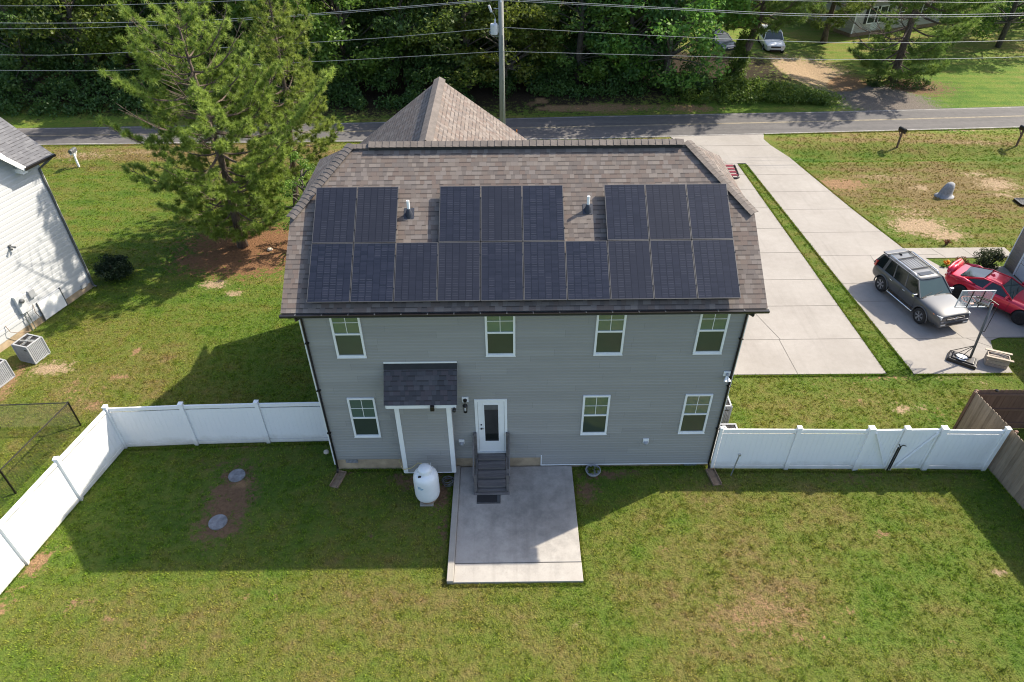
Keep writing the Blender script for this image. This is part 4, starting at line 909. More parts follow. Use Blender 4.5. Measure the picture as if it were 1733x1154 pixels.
t = thing('chain_link_fence', 'low black chain-link fence at the left edge by the white fence', 'fence', (-9.5, 2.15, 0))
CL = [(-9.5,2.2),(-10.12,-.82),(-10.75,-3.9)]; CL2 = [(-9.5,2.2),(-12.3,2.1),(-15.2,2.0)]
for L in (CL, CL2):
    for i in range(len(L)-1):
        a = Vector((*L[i],0)); b = Vector((*L[i+1],0)); m = MB(); m.tube([a+Vector((0,0,1.1)), b+Vector((0,0,1.1))], .02, 6); m.build('top_rail', MAT['black'], t)
        m = MB(); LL = (b-a).length; d = (b-a)/LL; h = 1.06; st = .07; k = -int(h/st)
        while k*st < LL:
            for sgn in (1, -1):
                s0 = k*st if sgn == 1 else k*st+h; s1 = s0+sgn*h; z0, z1 = .02, .02+h
                lo_, hi_ = 0., LL; A, B = (s0, z0), (s1, z1)
                def cl(P, Q):
                    t0, t1 = 0., 1.; dx = Q[0]-P[0]
                    for bound, sg in ((0., 1), (LL, -1)):
                        f0 = sg*(P[0]-bound); f1 = sg*(Q[0]-bound)
                        if f0 < 0 and f1 < 0: return None
                        if f0 < 0: t0 = max(t0, f0/(f0-f1))
                        elif f1 < 0: t1 = min(t1, f0/(f0-f1))
                    if t1-t0 < .02: return None
                    return [(P[0]+dx*t_, P[1]+(Q[1]-P[1])*t_) for t_ in (t0, t1)]
                r_ = cl(A, B)
                if r_: m.bar(a+d*r_[0][0]+Vector((0,0,r_[0][1])), a+d*r_[1][0]+Vector((0,0,r_[1][1])), .0035, .0035)
            k += 1
        m.build('wire_mesh', MAT['black'], t)
for p in [CL[0], CL[1], CL[2], CL2[1], CL2[2]]: MB().tube([(p[0],p[1],-.1),(p[0],p[1],1.14)], .03, 8).build('post', MAT['black'], t)

# ---------------------------------------------------------------- air conditioners
def ac_unit(x, y, rz, label, s=.72, h=.85, group='air conditioners beside the white house'):
    t = thing('air_conditioner', label, 'air conditioner', (x,y,0), group, rz)
    m = MB(); n = 11; a = s/2
    m.box(-a+.02,a-.02,-a+.02,a-.02,.06,h-.03)
    for k in range(n):
        q = -a+s*(k+.5)/n
        for ax in (0,1):
            for sg in (-1,1):
                c = (q, sg*(a-.01), (h+.03)/2) if ax == 0 else (sg*(a-.01), q, (h+.03)/2)
                m.obox(c, (s/n*.33,0,0) if ax == 0 else (.012,0,0), (0,.012,0) if ax == 0 else (0,s/n*.33,0), (0,0,(h-.1)/2))
    m.build('louvred_case', MAT['grey'], t, world=False)
    m = MB(); 
    for sg in (-1,1): m.box(-a-.01,a+.01,sg*(a-.02)-.03,sg*(a-.02)+.03,h-.04,h+.01); m.box(sg*(a-.02)-.03,sg*(a-.02)+.03,-a+.01,a-.01,h-.04,h+.01)
    m.box(-a-.01,a+.01,-a-.01,a+.01,0,.06)
    for k in range(4): sx, sy = (-1,1)[k&1], (-1,1)[k>>1]; m.box(sx*a-.025,sx*a+.025,sy*a-.025,sy*a+.025,.05,h-.02)
    m.build('case_frame', MAT['grey'], t, world=False, bevel=.01)
    m = MB().box(-a+.05,a-.05,-a+.05,a-.05,h-.03,h-.02); m.build('fan_well', MAT['blackmat'], t, world=False)
    m = MB()
    for r in (.08,.14,.2,.26,.31):
        m.tube([(r*math.cos(u),r*math.sin(u),h+.0) for u in np.linspace(0, 2*PI, 25)], .004, 4, cap=False)
    for k in range(12): u = k*PI/6; m.tube([(.05*math.cos(u),.05*math.sin(u),h),(.33*math.cos(u),.33*math.sin(u),h)], .004, 4)
    m.build('fan_guard', MAT['black'], t, world=False)
    m = MB().lathe([(.07,h-.02),(.07,h+.01),(.0,h+.015)], (0,0,0), 12)
    for k in range(4): u = k*PI/2+.3; m.obox((.17*math.cos(u),.17*math.sin(u),h-.012), (.11*math.cos(u),.11*math.sin(u),0), (-.06*math.sin(u),.06*math.cos(u),.01), (0,0,.002))
    m.build('fan', MAT['galv'], t, world=False)
    m = MB().box(a-.2,a-.08,-a-.017,-a-.01,h-.2,h-.16); m.build('maker_plate', MAT['black'], t, world=False)
    MB().box(-a-.06,a+.06,-a-.06,a+.06,-.03,-.001).build('pad', MAT['kerb'], t, world=False)
ac_unit(-13.12, 6.02, -.3, 'grey louvred air conditioner farther along the white house wall')
ac_unit(-13.75, 4.62, -.3, 'grey louvred air conditioner cut by the left picture edge')
ac_unit(12.98, .78, 0, 'grey air conditioner with open fan top just behind the right fence', .68, .82, 'air conditioners at the right house side')
ac_unit(12.98, 2.0, 0, 'taller grey air conditioner half hidden by the house side', .62, 1.08, 'air conditioners at the right house side')

# ---------------------------------------------------------------- white house on the left
wv = Vector((.316,.949,0)); nv = Vector((.949,-.316,0)); C0 = Vector((-13.13,11.02,0))
def L2(s, o, z): return tuple(C0+wv*s+nv*o+Vector((0,0,z)))
nh = thing('white_house', 'white sided house with grey shingle roof at the left edge', 'house', tuple(C0-wv*3-nv*4))
def frame_wall(name, mat, pts_lohi, z0, z1, s0, o0, ddir, ndir, lo=None, hi=None, pitch=.2):
    m = MB(); L = pts_lohi; p0 = C0+wv*s0+nv*o0; p1 = p0+ddir*L
    lap_wall(m, (p0.x,p0.y), (p1.x,p1.y), (ndir.x,ndir.y), z0, z1, pitch, lo=lo, hi=hi, out=.02); return m
EH = 6.25
m = frame_wall('w', None, 11.0, .62, 10.2, 0, 0, -wv, nv, lo=lambda z: 0 if z < EH else .9+(z-EH)/1.15, hi=lambda z: 11.0 if z < EH else 11-.9-(z-EH)/1.15)
m.poly([L2(0,-.01,0.3), L2(-11,-.01,.3), L2(-11,-.01,EH), L2(-10.1,-.01,EH), L2(-5.5,-.01,EH+5.29), L2(-.9,-.01,EH), L2(0,-.01,EH)])
m.build('side_wall', MAT['siding_white'], nh)
m = frame_wall('w', None, 9., .62, EH, 0, 0, -nv, wv); m.poly([L2(.0,0,.3),L2(.0,-9,.3),L2(.0,-9,EH),L2(.0,0,EH)]); m.build('end_wall', MAT['siding_white'], nh)
m = frame_wall('w', None, 9., .62, EH, -11, -9, nv, -wv); m.build('end_wall', MAT['siding_white'], nh)
m = MB(); q = [L2(-.02,-.02,0)[:2], L2(-10.98,-.02,0)[:2], L2(-10.98,-9,0)[:2], L2(-.02,-9,0)[:2]]; m.prism(q, -.3, .61); m.build('foundation', MAT['block'], nh)
r = MB(); oe, z_e = .42, 6.2
roof_plane(r, [L2(-.95,oe,z_e), L2(.5,oe,z_e), L2(.5,-3.6,z_e+4.02*.66), L2(-.95,-3.6,z_e+4.02*.66)], L2(-.95,oe,z_e), wv, thick=.04)
roof_plane(r, [L2(-5.5,.45,EH+5.32), L2(-.9,.45,EH+.05), L2(-.9,-9,EH+.05), L2(-5.5,-9,EH+5.32)], L2(-.9,.4,EH), nv, thick=.04)
roof_plane(r, [L2(-5.5,-9,EH+5.32), L2(-10.1,-9,EH+.05), L2(-10.1,.45,EH+.05), L2(-5.5,.45,EH+5.32)], L2(-10.1,.4,EH), nv, thick=.04)
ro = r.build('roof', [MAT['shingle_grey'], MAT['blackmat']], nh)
m = MB(); m.bar(L2(-.97,oe-.05,z_e-.05), L2(-.97,-3.6,z_e+4.0*.66-.05), .03, .17); 
m.obox(L2(-.9,.2,z_e-.14), nv*.2, wv*.1, (0,0,.09)); m.bar(L2(-.9,.47,EH-.08), L2(-5.4,.47,EH+5.1), .03, .17)
m.build('rake_board', MAT['white'], ro)
m = MB(); m.bar(L2(-.93,oe+.06,z_e-.04), L2(.52,oe+.06,z_e-.04), .11, .1); m.build('gutter', MAT['black'], nh)
m = MB(); m.tube([L2(.3,.48,z_e-.08), L2(.1,.3,z_e-.25), L2(-.06,.06,z_e-.45), L2(-.06,.06,.15), L2(-.05,.2,.08)], .05, 6); m.build('downspout', MAT['dkgrey'], nh)
m = MB(); m.bar(L2(-.02,.018,.6), L2(-.02,.018,EH), .1, .03, tuple(nv)); m.build('corner_board', MAT['white'], nh)
def wallbox(s, z, ws, hz, dep, name, mat, bev=.01, parent=None):
    m = MB().obox(L2(s, dep/2+.015, z), wv*ws/2, nv*dep/2, (0,0,hz/2)); return m.build(name, mat, parent or nh, bevel=bev)
ad = wallbox(-2.15, .48, 1.15, .85, .03, 'access_door', MAT['white']); 
m = MB(); m.obox(L2(-1.56,.035,.5), wv*.02, nv*.025, (0,0,.46)); m.obox(L2(-2.74,.035,.5), wv*.02, nv*.025, (0,0,.46)); m.build('access_door_trim', MAT['dkgrey'], ad)
mb_ = wallbox(-3.35, 1.35, .36, .8, .16, 'meter_box', MAT['ltgrey'])
m = MB().lathe([(.0,.0),(.09,.0),(.09,.1),(.05,.13)], (0,0,0), 16, 'x'); mo = m.build('meter_dial', MAT['dkgrey'], mb_, world=False, smooth=True); mo.location = Vector(L2(-3.35,.18,1.5))-nh.location; mo.rotation_euler = (0,0,math.atan2(nv.y,nv.x))
m = MB(); m.tube([L2(-3.45,.1,.95), L2(-3.45,.1,.05)], .025, 6); m.tube([L2(-3.3,.1,.95), L2(-3.3,.1,.05)], .02, 6); m.build('conduit', MAT['galv'], mb_)
wallbox(-2.75, 1.45, .26, .34, .1, 'vent_hood', MAT['grey']); wallbox(-5.0, 1.2, .2, .22, .08, 'faucet_box', MAT['grey']); wallbox(-5.25, .85, .16, .26, .1, 'disconnect_box', MAT['ltgrey'])
m = MB(); m.tube([L2(-4.3,.05,.9), L2(-4.3,.15,.6), L2(-4.0,.2,.35), L2(-3.6,.15,.12)], .013, 6); m.tube([L2(-2.9,.04,1.0), L2(-3.0,.1,.7), L2(-2.95,.12,.4)], .012, 6); m.tube([L2(-5.25,.08,.7), L2(-5.3,.1,.4), L2(-5.2,.25,.3)], .015, 6)
m.build('pipes', MAT['rust'], nh)
fx = wallbox(-2.6, 3.6, .12, .12, .05, 'wall_light', MAT['dkgrey']); m = MB()
for s in (-1,1): m.tube([L2(-2.6,.08,3.6), L2(-2.6+.1*s,.2,3.52)], [.02,.05], 8)
m.build('lamp_head', MAT['dkgrey'], fx)
for s in (-.45,): wallbox(s, .35, .35, .18, .012, 'crawl_vent', MAT['grey'], 0)

# ---------------------------------------------------------------- house on the right
rh = thing('taupe_house', 'taupe sided house with a pale garage door at the right edge', 'house', (33, 4, 0))
m = MB(); X0 = 28.95; Y0, Y1 = -1.5, 11.95; H2 = 3.75
lap_wall(m, (X0,Y1), (X0,11.25), (-1,0), .15, H2, .12); lap_wall(m, (X0,6.9), (X0,Y0), (-1,0), .15, H2, .12); lap_wall(m, (X0,11.25), (X0,6.9), (-1,0), 2.75, H2, .12)
m.box(X0+.01, 38, Y0, Y1, 0, H2); lap_wall(m, (38,Y1), (X0,Y1), (0,1), .15, H2, .12); lap_wall(m, (X0,Y0), (38,Y0), (0,-1), .15, H2, .12)
m.build('wall', MAT['siding_taupe'], rh)
m = MB(); m.box(X0-.03, X0-.002, 11.14, 11.24, .02, 2.74); m.box(X0-.03, X0-.002, 6.9, 7.0, .02, 2.74); m.box(X0-.03, X0-.002, 7.0, 11.14, 2.62, 2.74); m.box(X0-.03, X0+.04, Y1-.02, Y1+.025, .02, H2)
m.build('trim', MAT['white'], rh)
m = MB()
for k in range(4):
    for j in range(5): m.box(X0-.024, X0-.004, 7.02+j*.824+.02, 7.02+(j+1)*.824-.02, .05+k*.64+.01, .05+(k+1)*.64-.01)
m.build('garage_door', MAT['ltgrey'], rh, bevel=.02)
r = MB(); sr = .5; roof_plane(r, [(X0-.35,Y0-.3,H2+.05),(X0-.35,Y1+.3,H2+.05),(33.5,Y1+.3,H2+.05+4.9*sr),(33.5,Y0-.3,H2+.05+4.9*sr)], (X0,Y0,H2), (0,1,0))
roof_plane(r, [(38.35,Y1+.3,H2+.05),(38.35,Y0-.3,H2+.05),(33.5,Y0-.3,H2+.05+4.9*sr),(33.5,Y1+.3,H2+.05+4.9*sr)], (38,Y0,H2), (0,1,0))
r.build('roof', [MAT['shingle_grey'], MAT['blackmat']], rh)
m = MB(); m.box(X0-.36, X0-.0, Y0-.28, Y1+.28, H2-.02, H2+.02); m.build('soffit', MAT['white'], rh)
m = MB(); m.poly([(X0+.02,Y1,H2),(38,Y1,H2),(33.5,Y1,H2+2.3)]); m.poly([(X0+.02,Y0,H2),(38,Y0,H2),(33.5,Y0,H2+2.3)]); m.build('gable', MAT['siding_taupe'], rh)

# ---------------------------------------------------------------- far house and its lot
t = thing('far_house', 'pale grey far house with white-framed windows behind the pines', 'house', (41, 54, 0))
a = Vector((36.95,50.45,0)); dv = Vector((.937,.349,0)); nn = Vector((.349,-.937,0)); b = a+dv*10.5
m = MB(); lap_wall(m, (a.x,a.y), (b.x,b.y), (nn.x,nn.y), .35, 2.9, .12); c = a-nn*7
lap_wall(m, (c.x,c.y), (a.x,a.y), (-dv.x,-dv.y), .35, 2.9, .12)
q = [a-nn*.02+dv*.02, b-nn*.02-dv*.02, b-nn*6.98-dv*.02, a-nn*6.98+dv*.02]; m.prism([(p.x,p.y) for p in q], .3, 2.9); m.build('wall', MAT['siding_far'], t)
m = MB(); m.prism([(p.x,p.y) for p in q], -.2, .29); m.build('foundation', MAT['rust'], t)
r = MB(); z = 2.9; e = .45
A = [a+nn*e-dv*e, b+nn*e+dv*e, b-nn*3.5+dv*e, a-nn*3.5-dv*e]
roof_plane(r, [(A[0].x,A[0].y,z),(A[1].x,A[1].y,z),(A[2].x,A[2].y,z+2.2),(A[3].x,A[3].y,z+2.2)], (A[0].x,A[0].y,z), dv)
B = [a-nn*(7+e)-dv*e, b-nn*(7+e)+dv*e]
roof_plane(r, [(B[1].x,B[1].y,z),(B[0].x,B[0].y,z),(A[3].x,A[3].y,z+2.2),(A[2].x,A[2].y,z+2.2)], (B[0].x,B[0].y,z), dv)
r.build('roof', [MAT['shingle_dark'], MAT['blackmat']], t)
m = MB(); m.obox(a+nn*.03+dv*.06+Vector((0,0,1.6)), dv*.07, nn*.02, (0,0,1.3)); m.build('corner_board', MAT['white'], t)
for s, wd in ((1.9,.8),(3.15,.8),(5.6,.9),(8.2,.8)):
    c = a+dv*s+nn*.03+Vector((0,0,1.7))
    m = MB(); m.obox(c+Vector((0,0,.68)), dv*(wd/2+.08), nn*.03, (0,0,.05)); m.obox(c-Vector((0,0,.68)), dv*(wd/2+.08), nn*.03, (0,0,.05))
    for sg in (-1,1): m.obox(c+dv*sg*(wd/2+.03), dv*.05, nn*.03, (0,0,.63))
    m.obox(c, dv*wd/2, nn*.03, (0,0,.03)); wo = m.build('window', MAT['white'], t)
    MB().obox(c, dv*wd/2, nn*.012, (0,0,.63)).build('pane', MAT['screen'], wo)
    for sg in (-1,1): MB().obox(c+dv*sg*(wd/2+.24), dv*.14, nn*.02, (0,0,.68)).build('shutter', MAT['blackmat'], wo)
t = thing('satellite_dish', 'small pale satellite dish on a short pole before the far house', 'satellite dish', (38.3, 49.6, 0))
MB().tube([(38.3,49.6,0),(38.3,49.6,1.1)], .03, 6).build('mast', MAT['galv'], t)
MB().lathe([(.0,0),(.2,-.03),(.32,-.1)], (38.3,49.5,1.2), 18, 'y').build('dish', MAT['ltgrey'], t)

# ---------------------------------------------------------------- mailboxes, floor drain, cart, marker
def mailbox(x, y, label, rot=0., h=1.08, mat='black', arm=True, z0=None, sc=1.):
    z0 = hval(x, y) if z0 is None else z0
    t = thing('mailbox', label, 'mailbox', (x,y,z0), 'mailboxes on the road verge', rot)
    MB().box(-.045,.045,-.045,.045,-.1,h).build('post', MAT['fencewood_in'] if mat != 'white' else MAT['white'], t, world=False)
    m = MB(); m.box(-.04,.04,-.28,.32,h-.1,h-.03); m.bar((0,-.02,h-.42),(0,.26,h-.1),.04,.05); m.build('arm', MAT['fencewood_in'] if mat != 'white' else MAT['white'], t, world=False)
    m = MB(); n = 10; ring = [(-.11,0),(-.11,.13)]+[(-.11*math.cos(PI*k/n), .13+.09*math.sin(PI*k/n)) for k in range(1,n)]+[(.11,.13),(.11,0)]
    k = len(ring); m.add([(a_,-.24,h-.02+b_) for a_, b_ in ring]+[(a_,.28,h-.02+b_) for a_, b_ in ring], [tuple(range(k)), tuple(range(2*k-1,k-1,-1))]+[(i,(i+1)%k,k+(i+1)%k,k+i) for i in range(k)])
    bx = m.build('box', MAT['black'] if mat != 'white' else MAT['dkgrey'], t, world=False)
    MB().box(.112,.122,-.05,-.02,h+.05,h+.2).build('flag', MAT['grey'], bx, world=False)
mailbox(30.28, 26.0, 'black mailbox on brown post nearest the driveway apron', .2)
mailbox(37.9, 26.1, 'black mailbox on brown post at the right picture edge', .25)
mailbox(-20.4, 24.45, 'dark mailbox on a white post on the left verge', -.1, .95, 'white')
t = thing('drain_grate', 'small black edged grate lying in grass at the right edge', 'grate', (33.6,18.2,0))
m = MB(); 
for sg in (-1,1): m.box(33.6-.35,33.6+.35,18.2+sg*.35-.03,18.2+sg*.35+.03,0,.12); m.box(33.6+sg*.35-.03,33.6+sg*.35+.03,17.88,18.52,0,.12)
m.build('rim', MAT['black'], t)
m = MB(); 
for k in range(9): m.box(33.29+k*.075,33.32+k*.075,17.88,18.52,.03,.08)
m.build('bars', MAT['dkgrey'], t)
t = thing('cart', 'low cart with maroon slats and black rounded frame on the driveway behind the roof', 'cart', (18.0, 21.7, 0))
mar = plain('maroon_paint', (.16,.02,.035), .4, var=.2)
for k in range(4): MB().box(17.2,18.82-.02*k,20.98+k*.3,21.22+k*.3,.42+.05*k,.46+.05*k).build('slat', mar, t, bevel=.01)
m = MB(); m.tube([(17.2,20.85,.35),(18.7,20.85,.35),(18.82,20.9,.38),(18.86,21.0,.40),(18.86,22.1,.55)], .07, 8); m.tube([(17.25,20.9,.3),(17.25,22.1,.5)], .05, 8); m.build('frame', MAT['black'], t, smooth=True)
for x in (17.3,18.55):
    w0 = MB().lathe([(.06,-.04),(.17,-.05),(.18,0),(.17,.05),(.06,.04)], (0,0,0), 16, 'x').build('wheel', MAT['rubber'], t, world=False); w0.location = (x-18.0, -.4, .18)
m = MB(); m.tube([(6.35,27.3,-.05),(6.35,27.3,.75)], .04, 6); tag(m.build('marker_post', plain('orange_plastic', (.55,.16,.02), .5)), 'short orange utility marker post by the pole', 'marker')

# ---------------------------------------------------------------- utility pole and lines
up_ = thing('utility_pole', 'tall grey wooden utility pole by the road with a transformer', 'utility pole', (5.46, 26.9, 0))
MB().tube([(5.46,26.9,-.3),(5.46,26.9,9.9)], [.19,.14], 14).build('pole', MAT['pole'], up_, smooth=True)
MB().box(5.50,5.56,26.70,26.78,-.1,6.6).build('ground_wire_guard', MAT['galv'], up_)
tr = MB().lathe([(.0,6.58),(.2,6.6),(.215,6.64),(.215,7.12),(.2,7.16),(.0,7.2)], (5.05,26.85,0), 24).build('transformer', MAT['ltgrey'], up_, smooth=False)
m = MB().lathe([(.05,7.18),(.06,7.24),(.04,7.28),(.06,7.32),(.04,7.38),(.02,7.45)], (5.12,26.85,0), 12); m.build('bushing', MAT['ceramic'], tr)
MB().box(5.2,5.38,26.82,26.9,6.7,7.1).build('bracket', MAT['galv'], tr)
m = MB(); m.tube([(5.4,26.88,7.95),(5.05,26.85,7.98)], .025, 6); co = m.build('cutout_arm', MAT['galv'], up_)
MB().tube([(4.78,26.82,8.15),(4.92,26.82,7.8)], [.07,.07], 10).build('fuse_cutout', MAT['ceramic'], co)
m = MB(); m.tube([(4.9,26.82,7.82),(5.05,26.82,7.7),(5.12,26.85,7.5)], .01, 5); m.tube([(4.88,26.82,6.9),(4.75,26.8,6.75),(4.95,26.8,6.5),(5.3,26.85,6.5)], .012, 5); m.build('jumper', MAT['wire'], up_)
m = MB().lathe([(.05,0),(.06,.04),(.04,.1),(.05,.14),(.02,.2)], (5.46,26.78,8.3), 12); m.build('insulator', MAT['ceramic'], up_)
def wire(pts, label, r=.011, y=26.8, name='power_line'):
    P = [Vector((x, y+(0 if len(p_) < 3 else p_[2]), z)) for p_ in pts for x, z in [p_[:2]]]
    C = []
    for i in range(len(P)-1):
        p0 = P[max(i-1,0)]; p1 = P[i]; p2 = P[i+1]; p3 = P[min(i+2,len(P)-1)]
        for k in range(8):
            s = k/8; C.append(.5*((2*p1)+(p2-p0)*s+(2*p0-5*p1+4*p2-p3)*s*s+(3*p1-p0-3*p2+p3)*s**3))
    C.append(P[-1]); tag(MB().tube(C, r, 5).build(name, MAT['wire'], smooth=True), label, 'power line', 'power lines along the road')
wire([(-62,10.4),(-40,8.7),(-22.6,8.34),(-13,8.4),(-4,8.75),(5.46,9.6)], 'topmost power line left of the pole')
wire([(-62,9.4),(-40,7.9),(-23,7.45),(-13.3,7.46),(-7.4,7.67),(-2.8,7.94),(5.46,8.48)], 'thicker power line left of the pole, second from the top', .014)
wire([(-62,9.1),(-40,7.6),(-23.1,7.14),(-13.3,7.28),(-7.4,7.6),(-2.8,7.86),(5.46,8.42)], 'power line just beneath the thick one left of the pole')
wire([(-62,7.6),(-40,6.1),(-23.8,5.72),(-17.3,5.76),(-2.9,6.39),(5.3,6.97)], 'power line reaching the transformer from the left')
wire([(-62,6.6),(-40,5.2),(-24.2,4.85),(-16.2,4.81),(-4.6,5.22),(5.46,5.67)], 'lowest line left of the pole')
wire([(5.46,8.48),(15,7.94),(21.8,7.59),(27.4,7.48),(35.3,7.50),(50,7.9),(70,9.2)], 'upper of the twin power lines right of the pole', .013)
wire([(5.46,8.40),(15,7.86),(21.8,7.49),(27.5,7.36),(35.4,7.38),(50,7.8),(70,9.1)], 'lower of the twin power lines right of the pole')
wire([(5.5,6.99),(15.2,6.42),(25.5,5.99),(36,6.04),(50,6.6),(70,8)], 'middle line right of the pole, below the twin lines')
wire([(5.5,5.67),(16.3,5.31),(25.9,5.03),(36.5,5.1),(50,5.6),(70,7)], 'lowest line right of the pole')
wire([(5.46,9.6),(12,8.75),(19.5,8.32),(28.9,8.14),(35,8.12),(50,8.6),(70,10)], 'topmost power line right of the pole')

# ---------------------------------------------------------------- vehicles
def bake(o, keep=True):
    dg = bpy.context.evaluated_depsgraph_get(); dg.update(); ev = o.evaluated_get(dg); me = bpy.data.meshes.new_from_object(ev); o.modifiers.clear(); o.data = me
    return o
def carpaint(name, col, metal=.5, rough=.32):
    m, nt, bs = newmat(name); n = noise(nt, objc(nt), 300, 2)
    nt.links.new(mixc(nt, n, tuple(c*.85 for c in col), tuple(c*1.15 for c in col)), bs.inputs['Base Color'])
    bs.inputs['Metallic'].default_value = metal; bs.inputs['Roughness'].default_value = rough; bs.inputs['Coat Weight'].default_value = .8; bs.inputs['Coat Roughness'].default_value = .03
    return m
MAT['carglass'] = m_glass('car_glass', (.012,.016,.018), 1.6, .02); MAT['windscreen'] = m_glass('windscreen_glass', (.022,.042,.040), 1.6, .03)
MAT['chrome'] = plain('chrome', (.75,.75,.76), .12, 1.); MAT['alloy'] = plain('alloy', (.55,.55,.56), .3, .9); MAT['tyre'] = plain('tyre', (.016,.016,.017), .8)
MAT['lamp'] = plain('clear_lamp', (.62,.64,.64), .1, coat=1.); MAT['amber'] = plain('amber_lamp', (.75,.22,.03), .2); MAT['redlamp'] = plain('red_lamp', (.5,.01,.01), .2, coat=1.)
def car(name, label, cat, loc, rz, sc, B, paint, stations, wheels, r_w, cab, wheelmat, rimdark=False, extras=None, low=None):
    t = thing(name, label, cat, loc, None, rz); t.scale = sc
    m = MB(); rings = []
    for (x, zb, w, zbelt, ztop) in stations:
        h = [(0,zb),(w*.84,zb),(w*.97,zb+.1),(w,zb+(zbelt-zb)*.45),(w*.985,zbelt-.09),(w*.93,zbelt-.01),(w*.72,ztop-.015),(0,ztop)]
        rings.append([(x,y,z) for y, z in h]+[(x,-y,z) for y, z in h[-2:0:-1]])
    k = len(rings[0])
    v = [p for R in rings for p in R]; f = [(i*k+j, i*k+(j+1)%k, (i+1)*k+(j+1)%k, (i+1)*k+j) for i in range(len(rings)-1) for j in range(k)]
    f += [tuple(range(k)), tuple(range(len(rings)*k-1, (len(rings)-1)*k-1, -1))]
    m.add(v, f); body = m.build('body', [paint, MAT['blackmat']], t, smooth=True, world=False)
    md = body.modifiers.new('s', 'SUBSURF'); md.levels = 2; md.render_levels = 2
    W = max(s[2] for s in stations); cuts = []
    for wx in wheels:
        for sy in (-1, 1):
            c = MB().lathe([(r_w*1.16,-.32),(r_w*1.16,.2)], (wx, sy*W, r_w*1.02), 32, 'y').build('cut', MAT['blackmat'], None, world=False); cuts.append(c)
            c.parent = t
            b = body.modifiers.new('b', 'BOOLEAN'); b.object = c; b.operation = 'DIFFERENCE'; b.solver = 'EXACT'
    bpy.context.view_layer.update(); bake(body)
    for c in cuts: bpy.data.objects.remove(c)
    for p in body.data.polygons: p.use_smooth = True
    try: body.data.set_sharp_from_angle(angle=.6)
    except Exception: pass
    # wheels
    for wx in wheels:
        for sy in (-1, 1):
            r = r_w; wo = MB().lathe([(r*.62,-.10),(r*.9,-.115),(r,-.08),(r,.08),(r*.9,.115),(r*.62,.10)], (wx, sy*(W-.10), r), 32, 'y').build('wheel', MAT['tyre'], t, smooth=True, world=False)
            q = MB(); q.lathe([(r*.64,.0),(r*.64,sy*.105),(r*.58,sy*.10),(r*.56,sy*.03),(0,sy*.03)], (wx, sy*(W-.10), r), 28, 'y', 0 )
            for s_ in range(6):
                for dd_ in (-.14, .14):
                    a_ = s_*PI/3+dd_; a2 = s_*PI/3+dd_*.4
                    q.bar((wx+r*.1*math.cos(a2), sy*(W-.02), r+r*.1*math.sin(a2)), (wx+r*.6*math.cos(a_), sy*(W-.005), r+r*.6*math.sin(a_)), .035, .035, (0,1,0), 1)
            q.lathe([(r*.15,0),(r*.14,sy*.02)], (wx, sy*(W-.0), r), 12, 'y', 1)
            q.build('rim', [MAT['dkgrey'] if not rimdark else MAT['blackmat'], wheelmat], wo, world=False)
            # flare
    xf0, xf1, xr1, xr0, wb, wt, zb, zt = cab
    P = {}
    for i, (x, w, z) in enumerate(((xf0,wb,zb),(xf1,wt,zt),(xr1,wt,zt),(xr0,wb,zb))): P[i] = ((x,w,z),(x,-w,z))
    def face(nm, pts, mat, th=.0):
        return MB().poly(pts).build(nm, mat, t, world=False)
    g = MB(); g.add([P[0][0],P[0][1],P[1][1],P[1][0],P[2][0],P[2][1],P[3][1],P[3][0]], [(0,3,4,7),(1,6,5,2),(4,5,6,7)])
    g.build('side_glass', MAT['carglass'], t, world=False)
    MB().add([P[0][0],P[0][1],P[1][1],P[1][0]], [(0,1,2,3)]).build('windscreen', MAT['windscreen'], t, world=False)
    # roof skin with crown
    rf = MB(); n = 8; mm_ = 6; vv = []
    for i in range(n+1):
        for j in range(mm_+1):
            u = i/n; s_ = j/mm_*2-1; x = xf1+(xr1-xf1)*u; vv.append((x+(.05*(1-s_*s_) if u == 0 else 0), s_*(wt+.015), zt+.045*(1-s_**4)*(1-.35*(2*u-1)**2)-.0))
    rf.add(vv, [(i*(mm_+1)+j, i*(mm_+1)+j+1, (i+1)*(mm_+1)+j+1, (i+1)*(mm_+1)+j) for i in range(n) for j in range(mm_)])
    ro = rf.build('roof', paint, t, smooth=True, world=False); s2 = ro.modifiers.new('t', 'SOLIDIFY'); s2.thickness = .04; s2.offset = -1
    pm = MB()
    for s_ in (0, 1):
        sg = 1 if s_ == 0 else -1
        for a_, b_, w_1 in ((P[0][s_],P[1][s_],.07),(P[3][s_],P[2][s_],.10)): pm.bar(a_, b_, w_1, .05, (0,sg,0))
        pm.bar(P[1][s_], P[2][s_], .05, .05)
        for u in extras.get('pillars', (.45,)) if extras else (.45,):
            a_ = Vector(P[0][s_]).lerp(Vector(P[3][s_]), u[0] if isinstance(u, tuple) else u); b_ = Vector(P[1][s_]).lerp(Vector(P[2][s_]), u[1] if isinstance(u, tuple) else u)
            pm.bar(a_, b_, (u[2] if isinstance(u, tuple) else .07), .03, (0,sg,0))
    pm.build('pillars', paint, t, world=False, bevel=.01)
    return t, body, W

grey_p = carpaint('graphite_paint', (.068,.072,.080), .25, .5); red_p = carpaint('red_paint', (.55,.008,.04), .45, .3); white_p = carpaint('white_paint', (.7,.7,.7), 0., .3); dkblue_p = carpaint('dark_paint', (.05,.06,.08), .3, .3)

